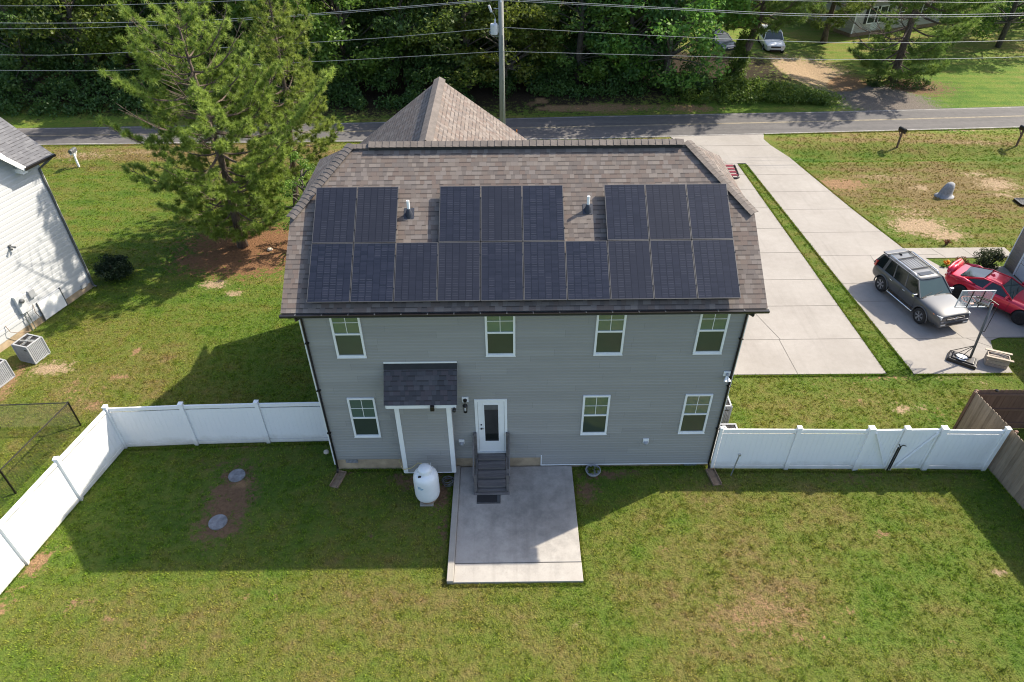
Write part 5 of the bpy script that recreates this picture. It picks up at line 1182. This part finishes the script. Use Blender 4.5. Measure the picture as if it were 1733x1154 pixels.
st = [(-2.42,.52,.72,.92,.98),(-2.36,.42,.86,1.02,1.08),(-2.1,.38,.93,1.10,1.13),(-1.4,.36,.955,1.12,1.14),(-.6,.36,.95,1.10,1.12),(.3,.36,.95,1.09,1.11),(1.0,.36,.95,1.08,1.14),(1.5,.37,.955,1.06,1.14),(2.0,.39,.94,1.02,1.11),(2.30,.40,.90,.97,1.05),(2.42,.42,.84,.93,1.0),(2.45,.46,.78,.90,.96)]
suv, body, W = car('suv', 'graphite grey SUV with roof rails parked on the concrete by the basketball hoop', 'suv', (23.28, 9.02, .03), math.atan2(-2.3,.55), (.87,.87,.9), 0, grey_p, st, (-1.42,1.40), .385, (1.0,.35,-2.1,-2.36,.88,.68,1.09,1.66), MAT['alloy'], extras={'pillars': ((.31,.27,.07),(.56,.60,.07),(.78,.80,.16))})
def P_(nm, mat, parent, fn, bev=0., smooth=False):
    m = MB(); fn(m); return m.build(nm, mat, parent, world=False, bevel=bev, smooth=smooth)
for sg in (-1, 1):
    P_('headlight', [MAT['lamp'], MAT['amber']], suv, lambda m: (m.obox((2.29,sg*.70,.88), (.12,-.04*sg,0), (.03*sg,.13,0), (-.01,0,.075)), m.obox((2.12,sg*.85,.89), (.11,-.03*sg,0), (.01,.035,0), (0,0,.06), 1)), .02)
    P_('fog_light', MAT['lamp'], suv, lambda m: m.obox((2.46,sg*.62,.55), (.045,0,0), (0,.12,0), (0,0,.03)), .01)
    P_('tail_light', MAT['redlamp'], suv, lambda m: m.obox((-2.28,sg*.80,1.12), (.09,.02*sg,0), (0,.08,0), (.02,0,.16)), .02)
    P_('side_step', MAT['chrome'], suv, lambda m: m.tube([(-.95,sg*.93,.34),(-.85,sg*.98,.34),(.85,sg*.98,.34),(.95,sg*.93,.34)], .035, 8), 0, True)
    P_('roof_rail', MAT['chrome'], suv, lambda m: m.tube([(.15,sg*.6,1.70),(.0,sg*.62,1.78),(-1.75,sg*.62,1.79),(-1.95,sg*.6,1.70)], .026, 8), 0, True)
    P_('mirror', MAT['chrome'], suv, lambda m: (m.obox((.78,sg*1.03,1.16), (.06,0,0), (0,.10,0), (0,0,.075)), m.bar((.8,sg*.9,1.12),(.78,sg*1.0,1.14),.05,.04)), .025)
    P_('door_handle', MAT['chrome'], suv, lambda m: (m.box(-.05,.12,sg*.955-.015,sg*.955+.015,.93,.96), m.box(-1.0,-.83,sg*.96-.015,sg*.96+.015,.94,.97)), .008)
    for wx in (-1.42,1.40): P_('wheel_flare', grey_p, suv, lambda m: m.tube([(wx+.47*math.cos(a_), sg*.955, .39+.47*math.sin(a_)) for a_ in np.linspace(-.15,PI+.15,14)], .035, 6), 0, True)
    P_('door_seam', MAT['black'], suv, lambda m: [m.bar((x,sg*.958,.5),(x+.02,sg*.953,1.05),.008,.006,(0,1,0)) for x in (.82,-.22,-1.0)])
for x in (-.45,-1.4): P_('crossbar', MAT['blackmat'], suv, lambda m: m.box(x-.03,x+.03,-.6,.6,1.73,1.76), .01)
P_('sunroof', MAT['carglass'], suv, lambda m: m.box(-.15,.12,-.36,.36,1.70,1.712), .005)
P_('roof_ribs', grey_p, suv, lambda m: [m.box(-1.35,-.5,y-.015,y+.015,1.70,1.715) for y in (-.36,-.22,-.08,.08,.22,.36)], .005)
P_('antenna_fin', MAT['blackmat'], suv, lambda m: m.add([(-1.75,.0,1.78),(-1.95,.03,1.70),(-1.95,-.03,1.70),(-1.68,.0,1.70)], [(0,1,2),(0,3,1),(0,2,3),(1,3,2)]))
P_('rear_spoiler', grey_p, suv, lambda m: m.box(-2.3,-2.02,-.62,.62,1.64,1.70), .02)
P_('grille', MAT['black'], suv, lambda m: m.box(2.30,2.46,-.50,.50,.74,.90), .02)
gr = P_('grille_bar', MAT['chrome'], suv, lambda m: m.box(2.455,2.475,-.48,.48,.80,.825), .006)
P_('emblem', MAT['chrome'], gr, lambda m: (m.tube([(2.485,.085*math.cos(a_),.81+.055*math.sin(a_)) for a_ in np.linspace(0,2*PI,17)], .011, 5), m.tube([(2.485,.035*math.cos(a_),.81+.05*math.sin(a_)) for a_ in np.linspace(0,2*PI,13)], .009, 5), m.tube([(2.485,.06*math.cos(a_),.84+.018*math.sin(a_)) for a_ in np.linspace(0,2*PI,13)], .008, 5)))
P_('front_bumper', grey_p, suv, lambda m: m.box(2.22,2.50,-.80,.80,.40,.70), .07)
P_('air_intake', MAT['blackmat'], suv, lambda m: m.box(2.4,2.507,-.44,.44,.50,.62), .01)
for y in (-.1,-.7): P_('wiper', MAT['black'], suv, lambda m: m.bar((1.0,y,1.13),(.86,y+.55,1.21),.02,.015))
P_('cowl', MAT['blackmat'], suv, lambda m: m.box(.93,1.05,-.78,.78,1.09,1.118), .005)

st = [(-2.38,.50,.66,.86,.93),(-2.30,.36,.84,.94,.99),(-1.95,.30,.93,.98,1.02),(-1.4,.26,.965,.98,1.02),(-.7,.24,.93,.93,.96),(.1,.24,.90,.91,.94),(.8,.24,.915,.90,.95),(1.4,.25,.95,.88,.96),(1.9,.27,.93,.80,.90),(2.25,.30,.84,.70,.78),(2.42,.36,.62,.60,.66)]
coupe, body, W = car('sports_car', 'red sports coupe with black wheels and rear spoiler parked before the garage', 'car', (26.75, 8.93, .03), math.atan2(-1.9,1.5), (.87,.87,.92), 0, red_p, st, (-1.40,1.41), .35, (.75,.05,-.75,-1.85,.80,.56,.92,1.27), MAT['black'], rimdark=True, extras={'pillars': ((.50,.55,.09),)})
for sg in (-1, 1):
    P_('headlight', MAT['lamp'], coupe, lambda m: m.obox((2.25,sg*.62,.66), (.1,-.04*sg,0), (.02*sg,.15,0), (0,0,.04)), .02)
    P_('tail_light', MAT['redlamp'], coupe, lambda m: m.obox((-2.34,sg*.6,.82), (.04,0,0), (0,.18,0), (0,0,.05)), .015)
    P_('mirror', red_p, coupe, lambda m: (m.obox((.55,sg*1.0,1.02), (.06,0,0), (0,.11,0), (0,0,.06)), m.bar((.6,sg*.85,.94),(.57,sg*.95,1.0),.04,.04)), .03)
    P_('rear_haunch', red_p, coupe, lambda m: m.tube([(-2.1,sg*.84,.94),(-1.5,sg*.87,.99),(-.9,sg*.85,.95)], [.05,.11,.04], 10), 0, True)
    P_('door_seam', MAT['black'], coupe, lambda m: [m.bar((x,sg*.925,.35),(x+.02,sg*.91,.9),.008,.006,(0,1,0)) for x in (.72,-.55)])
P_('rear_spoiler', red_p, coupe, lambda m: (m.tube([(-2.28,-.80,1.02),(-2.36,-.62,1.16),(-2.38,0,1.18),(-2.36,.62,1.16),(-2.28,.80,1.02)], .06, 8, squash=.5), m.bar((-2.1,0,1.0),(-2.36,0,1.14),1.4,.05,(0,0,1))), .0, True)
P_('rear_window', MAT['carglass'], coupe, lambda m: m.add([(-.78,.5,1.285),(-.78,-.5,1.285),(-1.78,-.62,1.005),(-1.78,.62,1.005)], [(0,1,2,3)]))
P_('front_splitter', MAT['black'], coupe, lambda m: m.box(2.05,2.46,-.7,.7,.22,.28), .02)
P_('grille', MAT['black'], coupe, lambda m: m.box(2.3,2.45,-.42,.42,.42,.58), .02)
P_('hood_scoop', MAT['black'], coupe, lambda m: m.box(1.2,1.6,-.18,.18,.94,.975), .02)
P_('antenna_fin', red_p, coupe, lambda m: m.add([(-.55,.0,1.40),(-.72,.03,1.30),(-.72,-.03,1.30),(-.45,.0,1.30)], [(0,1,2),(0,3,1),(0,2,3),(1,3,2)]))
for y in (-.1,-.6): P_('wiper', MAT['black'], coupe, lambda m: m.bar((.72,y,.97),(.55,y+.5,1.05),.02,.015))

st = [(-2.3,.5,.7,1.0,1.05),(-2.2,.4,.86,1.05,1.1),(-1.3,.36,.9,1.08,1.1),(0,.36,.9,1.06,1.08),(1.0,.36,.9,1.05,1.12),(1.8,.4,.88,1.0,1.08),(2.2,.42,.8,.95,1.0),(2.3,.5,.65,.85,.9)]
far1, body, W = car('far_suv', 'white SUV parked on the far lot behind the pines', 'suv', (28.6, 47.0, .55 if False else 0), -PI/2-.12, (.95,.95,.95), 0, white_p, st, (-1.35,1.38), .36, (.95,.3,-2.0,-2.25,.84,.66,1.07,1.62), MAT['alloy'], extras={'pillars': ((.35,.35,.07),(.65,.68,.07))})
P_('grille', MAT['black'], far1, lambda m: (m.box(2.15,2.32,-.42,.42,.72,.86), m.box(2.15,2.33,-.5,.5,.45,.58)), .02)
for sg in (-1,1): P_('headlight', MAT['lamp'], far1, lambda m: m.obox((2.15,sg*.66,.84), (.12,0,0), (0,.14,0), (0,0,.08)), .02)
far2, body, W = car('far_sedan', 'dark blue car half hidden by the ivy-covered pine trunk', 'car', (24.1, 46.9, 0), -PI/2+.25, (.95,.95,.9), 0, dkblue_p, st, (-1.35,1.38), .36, (.75,.15,-1.5,-2.05,.82,.62,1.05,1.50), MAT['alloy'], extras={'pillars': ((.45,.45,.07),)})
P_('grille', MAT['chrome'], far2, lambda m: m.box(2.15,2.32,-.42,.42,.74,.84), .02)
for sg in (-1,1): P_('headlight', MAT['lamp'], far2, lambda m: m.obox((2.15,sg*.66,.84), (.12,0,0), (0,.14,0), (0,0,.08)), .02)

# ---------------------------------------------------------------- basketball hoop, log box, flower bed
bh = thing('basketball_hoop', 'portable basketball hoop on a black water base beside the SUV', 'basketball hoop', (23.6, 5.2, .03))
m = MB(); bx, by = 23.35, 5.12; U = Vector((.80,-.60,0)); Vv = Vector((.60,.80,0)); c0 = Vector((bx,by,.03))
def BP(u, v, z): return c0+U*u+Vv*v+Vector((0,0,z))
def slab(u0,u1,v0,v1,z0,z1): m.add([BP(u0,v0,z0),BP(u1,v0,z0),BP(u1,v1,z0),BP(u0,v1,z0),BP(u0+.03,v0+.03,z1),BP(u1-.03,v0+.03,z1),BP(u1-.03,v1-.03,z1),BP(u0+.03,v1-.03,z1)], [(0,3,2,1),(4,5,6,7),(0,1,5,4),(1,2,6,5),(2,3,7,6),(3,0,4,7)])
slab(-.52,.52,-.30,.36,.0,.14); slab(-.40,.42,-.22,.30,.14,.19)
m.build('water_base', MAT['black'], bh, bevel=.03, seg=3)
m = MB(); m.tube([BP(-.06+.24*math.cos(a_), .03+.17*math.sin(a_), .21) for a_ in np.linspace(0,2*PI,29)], .022, 6); m.build('base_ring', MAT['blackmat'], bh, smooth=True)
MB().lathe([(.22,.19),(.2,.205),(0,.21)], tuple(c0+U*-.06), 20).build('base_top', MAT['ltgrey'], bh)
pb = Vector((23.62,5.12,.2)); pt = Vector((23.57,5.35,2.62))
m = MB(); m.tube([pb, pt], .045, 10); m.build('pole', MAT['dkgrey'], bh, smooth=True)
m = MB()
for q in (BP(-.46,.26,.15), BP(-.46,-.22,.15), BP(.0,.33,.15)): m.tube([q, pb.lerp(pt,.24)], .014, 6)
m.build('strut', MAT['black'], bh)
bc = Vector((23.17,5.75,2.56)); ux = Vector((1,0,0)); nb_ = Vector((0,1,0)); hx, hz = .62, .37
m = MB()
for s_ in (-1,1): m.obox(bc+Vector((0,0,s_*hz)), ux*hx, nb_*.015, (0,0,.015)); m.obox(bc+ux*s_*hx, ux*.015, nb_*.015, (0,0,hz+.015))
bf = m.build('backboard_frame', MAT['ltgrey'], bh)
am, ant, abs_ = newmat('acrylic'); abs_.inputs['Base Color'].default_value = (.75,.76,.78,1); abs_.inputs['Roughness'].default_value = .15; abs_.inputs['Alpha'].default_value = .22
MB().box(bc.x-hx+.02,bc.x+hx-.02,bc.y-.006,bc.y+.006,bc.z-hz+.02,bc.z+hz-.02).build('backboard', am, bf)
m = MB(); q = bc+nb_*.012
for s_ in (-1,1): m.obox(q+Vector((0,0,-.04+s_*.13)), ux*.2, nb_*.003, (0,0,.012)); m.obox(q+Vector((s_*.19,0,-.04)), ux*.012, nb_*.003, (0,0,.13))
m.build('target_square', MAT['white'], bf)
m = MB()
for x in (-.2,.22): m.bar(bc+ux*x-nb_*.03+Vector((0,0,-hz)), bc+ux*x-nb_*.03+Vector((0,0,hz)), .03, .02, (0,1,0))
m.build('backboard_bracket', MAT['black'], bf)
m = MB()
for dz in (.12,-.12):
    for x in (-.05,.07): m.bar(pt+Vector((x,.0,dz-.05)), bc+Vector((x,-.04,dz+.02)), .02, .03)
m.bar(pt+Vector((.12,-.15,.05)), pt+Vector((.10,-.18,-1.15)), .02, .02); m.bar(pt+Vector((.12,-.15,.05)), pt+Vector((-.05,.15,.1)), .02, .02); m.bar(pt+Vector((.10,-.18,-1.15)), pb.lerp(pt,.5), .02, .02)
m.build('lift_arm', MAT['black'], bh)
rc = bc+Vector((0,.30,-.24)); m = MB(); m.tube([rc+Vector((.225*math.cos(a_),.225*math.sin(a_),0)) for a_ in np.linspace(0,2*PI,25)], .011, 6); m.bar(bc+Vector((0,.02,-.26)), rc+Vector((0,-.22,0)), .14, .03)
rim = m.build('rim', plain('orange_rim', (.45,.10,.03), .5), bh)
m = MB()
for k in range(12):
    a0_ = k*PI/6
    for sg in (-1,1):
        m.tube([rc+Vector((.22*math.cos(a0_),.22*math.sin(a0_),0)), rc+Vector((.17*math.cos(a0_+sg*.26),.17*math.sin(a0_+sg*.26),-.15)), rc+Vector((.11*math.cos(a0_),.11*math.sin(a0_),-.34))], .006, 3, cap=False)
m.build('net', MAT['white'], rim)

lb = thing('log_box', 'small weathered wooden box filled with sticks near the concrete edge', 'log box', (24.55, 4.95, .03), None, -.42)
m = MB()
for z in (.0,.14,.28):
    for s_ in (-1,1): m.box(-.36,.36,s_*.22-.015,s_*.22+.015,z+.01,z+.13); m.box(s_*.36-.015,s_*.36+.015,-.205,.205,z+.01,z+.13)
m.build('box_side', MAT['firewood'], lb, world=False, bevel=.004)
m = MB()
for s_ in (-1,1): m.box(-.46,.46,s_*.23-.05,s_*.23+.05,.425,.455); 
m.build('rim_board', MAT['firewood'], lb, world=False, bevel=.004)
for k in range(9):
    a_ = random.uniform(-.35,.35); y = -.15+.036*k; z = .33+.07*random.random(); L = random.uniform(.24,.36)
    MB().tube([(-L*math.cos(a_),y-.1*math.sin(a_),z),(0,y+.01,z+.02),(L*math.cos(a_),y+.1*math.sin(a_),z)], random.uniform(.014,.026), 6).build('stick', MAT['firewood'] if k%3 else MAT['stepwood'], lb, world=False)
def bush(label, c, rad, ncl, nl, size, mat, seed, cat='shrub', name='shrub', twig=True):
    t = thing(name, label, cat, (c[0],c[1],0)); leaf_blob('foliage', (c[0],c[1],rad[2]*.95), rad, ncl, nl, size, mat, t, seed=seed)
    if twig:
        m = MB(); r = random.Random(seed)
        for k in range(9):
            a_ = r.uniform(0,2*PI); m.tube([(c[0],c[1],-.03),(c[0]+rad[0]*.3*math.cos(a_),c[1]+rad[1]*.3*math.sin(a_),rad[2]*.8),(c[0]+rad[0]*.6*math.cos(a_),c[1]+rad[1]*.6*math.sin(a_),rad[2]*1.5)], [.02,.014,.006], 5)
        m.build('stems', MAT['bark'], t)
    return t
bush('round dark green shrub at the corner of the white house', (-12.35,11.75), (.85,.8,.62), 70, 130, .085, MAT['leaf_shrub'], 21)
bush('spiky olive shrub in the bed beside the red car', (27.95,11.75), (.85,.55,.55), 60, 70, .075, MAT['leaf_olive'], 22)
bush('small reddish shrub next to the orange flowers', (26.85,11.95), (.42,.3,.28), 26, 40, .06, MAT['leaf_red'], 23)
bush('low red-green shrub between the reddish and olive shrubs', (27.25,11.65), (.32,.25,.2), 18, 40, .06, MAT['leaf_red'], 24)
bush('pinkish dry weed tuft on the far side of the walkway', (27.2,13.9), (.22,.2,.2), 12, 30, .05, MAT['leaf_red'], 25)
ft = thing('flower', 'orange flowers in a small clump by the front walkway', 'flowers', (26.2,12.0,0)); leaf_blob('petals', (26.2,12.0,.22), (.16,.14,.12), 14, 12, .09, MAT['petal'], ft, seed=26); leaf_blob('foliage', (26.25,11.9,.1), (.35,.2,.1), 14, 26, .06, MAT['leaf'], ft, seed=27)

# ---------------------------------------------------------------- trees
def needles(cc, dirs, nn, L, W, r):
    n = len(cc)*nn; c = np.repeat(cc, nn, 0); d0 = np.repeat(dirs, nn, 0)
    v = r.normal(size=(n, 3)); v /= np.linalg.norm(v, axis=1)[:, None]; v = v+d0*.45; v /= np.linalg.norm(v, axis=1)[:, None]
    base = c+d0*(r.uniform(-.55, .25, n)*L*.8)[:, None]; ln = (L*r.uniform(.7, 1.1, n))[:, None]
    s = np.cross(v, r.normal(size=(n, 3))); s /= np.linalg.norm(s, axis=1)[:, None]
    return np.stack([base-s*W/2, base+s*W/2, base+v*ln], 1).reshape(-1, 3)
def pine(label, loc, H, prof, seed, nn=34, L=.26, W=.022, mat='needle', step=.5, nb=(4,6), lean=(0,0), name='pine_tree', group=None, trunk_r=.2, keep=None, density=1., extra=()):
    """prof: list of (relative height, branch reach)"""
    t = thing(name, label, 'tree', (loc[0], loc[1], hval(loc[0], loc[1])), group); r = random.Random(seed); g = np.random.default_rng(seed)
    hs, rs = zip(*prof); C = []; D = []; br = MB()
    def trunk(z): return Vector((lean[0]*z/H+.12*math.sin(z*.55+seed), lean[1]*z/H+.1*math.cos(z*.5), z))
    tp = [trunk(H*k/14) for k in range(15)]; tm = MB(); tm.tube(tp, [trunk_r*(1-.9*k/14)*(1.25 if k == 0 else 1)+.015 for k in range(15)], 10)
    z = hs[0]*H; ang = r.uniform(0, 6)
    def tuft(p, d): C.append(tuple(p)); D.append(tuple(d))
    ex = list(extra)
    while z < H*.985 or ex:
        R = float(np.interp(z/H, hs, rs)); n = r.randint(*nb) if z < H*.985 else 1
        for k in range(n):
            ang += 2*PI/n+r.uniform(-.35,.35); Lb = R*r.uniform(.7, 1.12)
            if z >= H*.985: z, ang, Lb = ex.pop(); hold = True
            if r.random() > .96: Lb *= 1.25
            z0 = z+r.uniform(-.15,.15); b = trunk(z0); el = np.interp(z0/H, [0,.4,.8,1], [-.12,.1,.45,1.0])+r.uniform(-.15,.15)
            dxy = Vector((math.cos(ang), math.sin(ang), 0)); P = []
            for s in range(7):
                u = s/6; P.append(b+dxy*(Lb*u*math.cos(el*.7))+Vector((0,0,Lb*(math.sin(el)*u-.18*math.sin(u*PI)+.16*u*u))))
            br.tube(P, [max(.008, .05*Lb/3*(1-.85*s/6)) for s in range(7)], 5, cap=False)
            u = .28
            while u <= 1.001:
                i = min(5, int(u*6)); p = P[i].lerp(P[i+1], u*6-i) if u < 1 else P[6]
                dirb = (P[min(6,i+1)]-P[i]).normalized()
                if u > .96: tuft(p, (dirb+Vector((0,0,.5))).normalized())
                else:
                    tl = (Lb*.34*(1.1-u)+.3)*r.uniform(.7,1.25)
                    for sg in (-1,1):
                        if r.random() < .12: continue
                        sd = dirb.cross(Vector((0,0,1))).normalized()*sg; dt = (sd*.9+dirb*.75+Vector((0,0,r.uniform(-.1,.45)))).normalized(); q = p+dt*tl
                        br.tube([p, q], [.014,.006], 4, cap=False); ups = (dt+Vector((0,0,.7))).normalized()
                        tuft(q, ups)
                        if tl > .45: tuft(p+dt*tl*.55+Vector((r.uniform(-.1,.1),r.uniform(-.1,.1),.06)), ups)
                        if tl > .8:
                            for s2 in (-1,1): tuft(p+dt*tl*.8+dirb*.25*s2+Vector((0,0,.05)), (ups+dirb*.4*s2).normalized())
                u += (.17/density)*max(.5, 2.2/max(Lb, .8))*.8
        z += step*r.uniform(.75,1.25)
        if z < H*.985 and len(ex) < len(extra): z = H
    tuft(trunk(H), (0,0,1))
    if keep: 
        kk = [keep(Vector(c)) for c in C]; C = [c for c, q in zip(C, kk) if q]; D = [c for c, q in zip(D, kk) if q]
    tm.build('trunk', MAT['pine_bark'], t, world=False, smooth=True); br.build('branches', MAT['pine_bark'], t, world=False)
    V = needles(np.array(C), np.array(D), nn, L, W, g); fastmesh('needle_clumps', V, np.arange(len(V)).reshape(-1, 3), MAT[mat], t)
    print(label, 'tufts', len(C)); return t
def clear_wall(c):
    # crown tufts pruned to keep the pine's shadow off the white house wall
    x, y = c.x-7.3, c.y+14.4; s = (x+13.13)*.949-(y-11.02)*.316; t = s/.739; wq = (x+13.13)*.316+(y-11.02)*.949-.757*t
    return not (wq < -.9 and .5 < c.z-t < 7)
pine('large bright green pine standing on bare soil left of the house', (-7.3,14.4), 10.3, [(.13,1.5),(.18,2.9),(.25,3.4),(.45,3.7),(.62,3.5),(.78,3.0),(.9,2.2),(1,1.0)], 5, nn=95, L=.24, W=.026, step=.68, nb=(4,6), trunk_r=.21, lean=(-.1,.2), density=.8, keep=clear_wall, extra=[(6.0,.05,5.6),(2.2,2.6,3.4),(4.2,3.3,4.2)])
pine('darker pine rising just behind the large bright pine', (-5.6,18.6), 10.6, [(.2,1.5),(.35,2.5),(.6,2.6),(.8,1.8),(1,.4)], 11, nn=90, L=.24, W=.026, mat='needle', density=.75, step=.7, nb=(4,5), trunk_r=.16, lean=(.9,-.2))
def broad(name, label, loc, H, R, seed, mat, size=.16, ncl=60, nl=150, base=.3, proto=None, group='trees of the roadside wood', sc=None, cat='tree', bark='bark'):
    z0 = hval(loc[0], loc[1])
    if proto is not None:
        t = copy_tree(proto); t.location = (loc[0], loc[1], z0); t['label'] = label; t.rotation_euler = (0,0,seed*1.7); s = H/proto['h0']; t.scale = (R/proto['r0'], R/proto['r0'], s)
        if 'h0' in t: del t['h0'], t['r0']
        return t
    t = thing(name, label, cat, (loc[0], loc[1], z0), group); r = np.random.default_rng(seed); rr = random.Random(seed)
    tm = MB(); tm.tube([(0,0,-.1),(.1,.05,H*.25),(-.05,.1,H*.5),(.1,0,H*.85)], [H*.022,H*.017,H*.012,.03], 8)
    C = []; CR = []
    for k in range(ncl):
        u = rr.random(); z = H*(base+(1-base)*u); rad = R*math.sin(PI*min(1, .12+.86*(u**.8)))**.7*(.55+.5*math.sqrt(rr.random())); a_ = rr.uniform(0, 2*PI)
        p = Vector((rad*math.cos(a_), rad*math.sin(a_), z)); C.append(tuple(p)); CR.append(R*rr.uniform(.16,.30))
        if k % 2 == 0:
            b = Vector((0,0,max(H*.2, z-rad*.7))); tm.tube([b, b.lerp(p, .5)+Vector((0,0,.15)), p], [.07,.04,.012], 5, cap=False)
    tm.build('trunk', MAT[bark], t, world=False, smooth=True)
    leaves_mesh('crown', np.zeros(3), np.array(C), np.array(CR), nl, size, MAT[mat], t, r)
    t['h0'] = H; t['r0'] = R; return t
small = broad('small_tree', 'small broadleaf tree squeezed between the pine and the house roof', (-3.9,14.6), 4.6, 1.15, 31, 'leaf', .10, 46, 90, .12, group=None); del small['h0'], small['r0']

# the wood across the road: every tree its own, four kinds
pr = [broad('oak_tree', '', (0,60), 12, 4.2, 41, 'leaf', .30, 95, 120, .12), broad('maple_tree', '', (0,60), 11, 3.6, 42, 'leaf_dk', .28, 85, 130, .08), broad('poplar_tree', '', (0,60), 13, 3.0, 43, 'leaf', .26, 85, 120, .1), broad('sweetgum_tree', '', (0,60), 9, 2.8, 44, 'leaf_bright', .24, 70, 110, .12)]
kinds = ['oak','maple','poplar','sweetgum']; look = ['broad dark green oak','dense dark maple','narrow poplar','yellow-green sweetgum']
rt = random.Random(99)
SP = []
for row, (y0, n, x0, x1, hh) in enumerate(((36.2,13,-30,19.5,(8.,11.)), (41.5,12,-38,18.5,(11,14)), (48,12,-45,17.5,(12,16)), (56,11,-52,19,(13,17)))):
    for k in range(n):
        x = x0+(x1-x0)*(k+.5)/n+rt.uniform(-1,1); y = y0+rt.uniform(-1.3,1.3)
        if row == 0: kd = [1,0,3,1,2,3,0,1,0,3,2,1,0][k]
        else: kd = rt.choice([0,1,1,2,0,3] if row == 1 else [0,1,1,2,0])
        SP.append((x, y, rt.uniform(*hh), kd, row, k))
used = [0]*4
ordw = ordn+['eleventh','twelfth','thirteenth']
rname = ['front row of the roadside wood','second row of the wood','third row of the wood','rearmost row of the wood']
cnt = {}
for x, y, H, kd, row, k in SP:
    key = (kd, row); cnt[key] = cnt.get(key, 0)+1
    lab = '%s, %s such from left, %s' % (look[kd], ordw[cnt[key]-1], rname[row])
    R = pr[kd]['r0']*rt.uniform(.9, 1.2)
    if used[kd] == 0:
        o = pr[kd]; o.location = (x, y, hval(x, y)); o['label'] = lab; used[kd] = 1
    else: o = broad('', lab, (x, y), H, R, k+row*3, None, proto=pr[kd])
# right-hand side trees
R2 = [(48.5,47,10,4.0,0,'broad oak on the bright lawn at the upper right'), (55,54,12,4.4,1,'dense maple at the far upper right corner'), (52,62,13,4.5,0,'oak behind the upper right lawn, left of the maple'), (46,60,12,4,2,'poplar behind the far house, right side'), (39,64,13,4.4,1,'maple directly behind the far house'), (31,60,12,4.2,0,'oak behind the far parked cars'), (24.5,57,12,4,1,'maple behind the far parked cars, left side'), (60,66,13,5,0,'oak beyond the lawn outside the right edge')]
for x, y, H, R, kd, lab in R2:
    o = broad('', lab, (x, y), H, R, int(x), None, proto=pr[kd]); o['group'] = 'trees behind the far lot'
for o in pr: del o['h0'], o['r0']
pine('ivy-clad pine leaning over the road left of the dirt drive', (22.9,37.6), 13.5, [(.30,2.8),(.38,5.0),(.55,5.8),(.75,4.2),(1,.5)], 51, nn=26, L=.36, W=.045, mat='needle_dk', step=.75, nb=(4,6), trunk_r=.3, lean=(3.0,-.6), group='pines by the far dirt drive')
pine('pine with low drooping boughs right of the dirt drive', (35.3,38.2), 12.5, [(.06,1.6),(.14,3.8),(.3,5.0),(.55,5.0),(.8,3.4),(1,.5)], 52, nn=26, L=.36, W=.045, mat='needle_dk', step=.8, nb=(4,5), trunk_r=.3, lean=(.3,0), keep=lambda c: not (c.x < -.6 and 3.0 < c.z < 5.8), group='pines by the far dirt drive')
pine('pine standing at the wood edge behind the ivy-clad pine', (16.4,39.5), 13, [(.25,2.2),(.4,4.4),(.6,4.8),(.8,3.6),(1,.5)], 53, nn=24, L=.36, W=.045, mat='needle_dk', step=.85, nb=(4,5), trunk_r=.28, group='pines by the far dirt drive')
pine('pine with low crown beside the left end of the far house', (34.0,48.6), 12, [(.14,2.0),(.3,2.9),(.6,3.4),(.85,2.8),(1,.5)], 54, nn=24, L=.36, W=.045, mat='needle_dk', step=.85, nb=(4,5), trunk_r=.24, group='pines by the far dirt drive')
pine('slim pine right of the far house', (43.5,46.0), 11.5, [(.3,2.2),(.45,3.2),(.7,3.2),(1,.4)], 55, nn=24, L=.36, W=.045, mat='needle_dk', step=.85, nb=(4,5), trunk_r=.22, group='pines by the far dirt drive')
# ivy and undergrowth
def mass(name, label, spots, size, nl, mat, seed):
    r = np.random.default_rng(seed); C = []; R = []
    for x, y, z, rad in spots: C.append((x, y, z+hval(x, y))); R.append(rad)
    o = leaves_mesh(name, np.zeros(3), np.array(C), np.array(R), nl, size, MAT[mat], None, r, up=.5); kind(o, 'stuff', label, 'undergrowth'); return o
r_ = random.Random(4)
sp = []
for k in range(620):
    x = r_.uniform(-34, 20.5); y0 = float(yroad_far(x))+ (1.9 if x < 4 else 2.9); d_ = r_.random()**1.4*4.5; z = min(3.6, .25+d_*.75+r_.uniform(0, 1.1)*min(1, d_)); sp.append((x, y0+d_, z*r_.uniform(.35,1), r_.uniform(.45,.85)))
mass('undergrowth', 'dense kudzu and brush wall along the wood edge', sp, .2, 130, 'leaf_dk', 61)
sp = []
for k in range(190):
    t_ = r_.random(); x = 17.5+11.5*t_+r_.uniform(-.6,.6); top = 3.4*(1-t_)+.9; y = 33.1+r_.random()*top; sp.append((x, y, .2+.45*r_.random()*(1-.4*t_), r_.uniform(.3,.6)))
for k in range(70):
    h = r_.random()**1.2*4.8; a_ = r_.uniform(0,2*PI); sp.append((22.9+.16*h+.55*math.cos(a_)*(1-h/9), 37.6+.55*math.sin(a_)*(1-h/9), h, r_.uniform(.3,.5)))
mass('ivy', 'green ivy bank and vines round the leaning pine', sp, .15, 110, 'leaf', 62)
sp = [(35.3+r_.uniform(-2.2,2.6), 37.4+r_.uniform(-1.1,1.3), .25*r_.random(), r_.uniform(.2,.4)) for k in range(40)]
mass('brush', 'low brush under the drooping pine', sp, .14, 50, 'leaf_dk', 63)
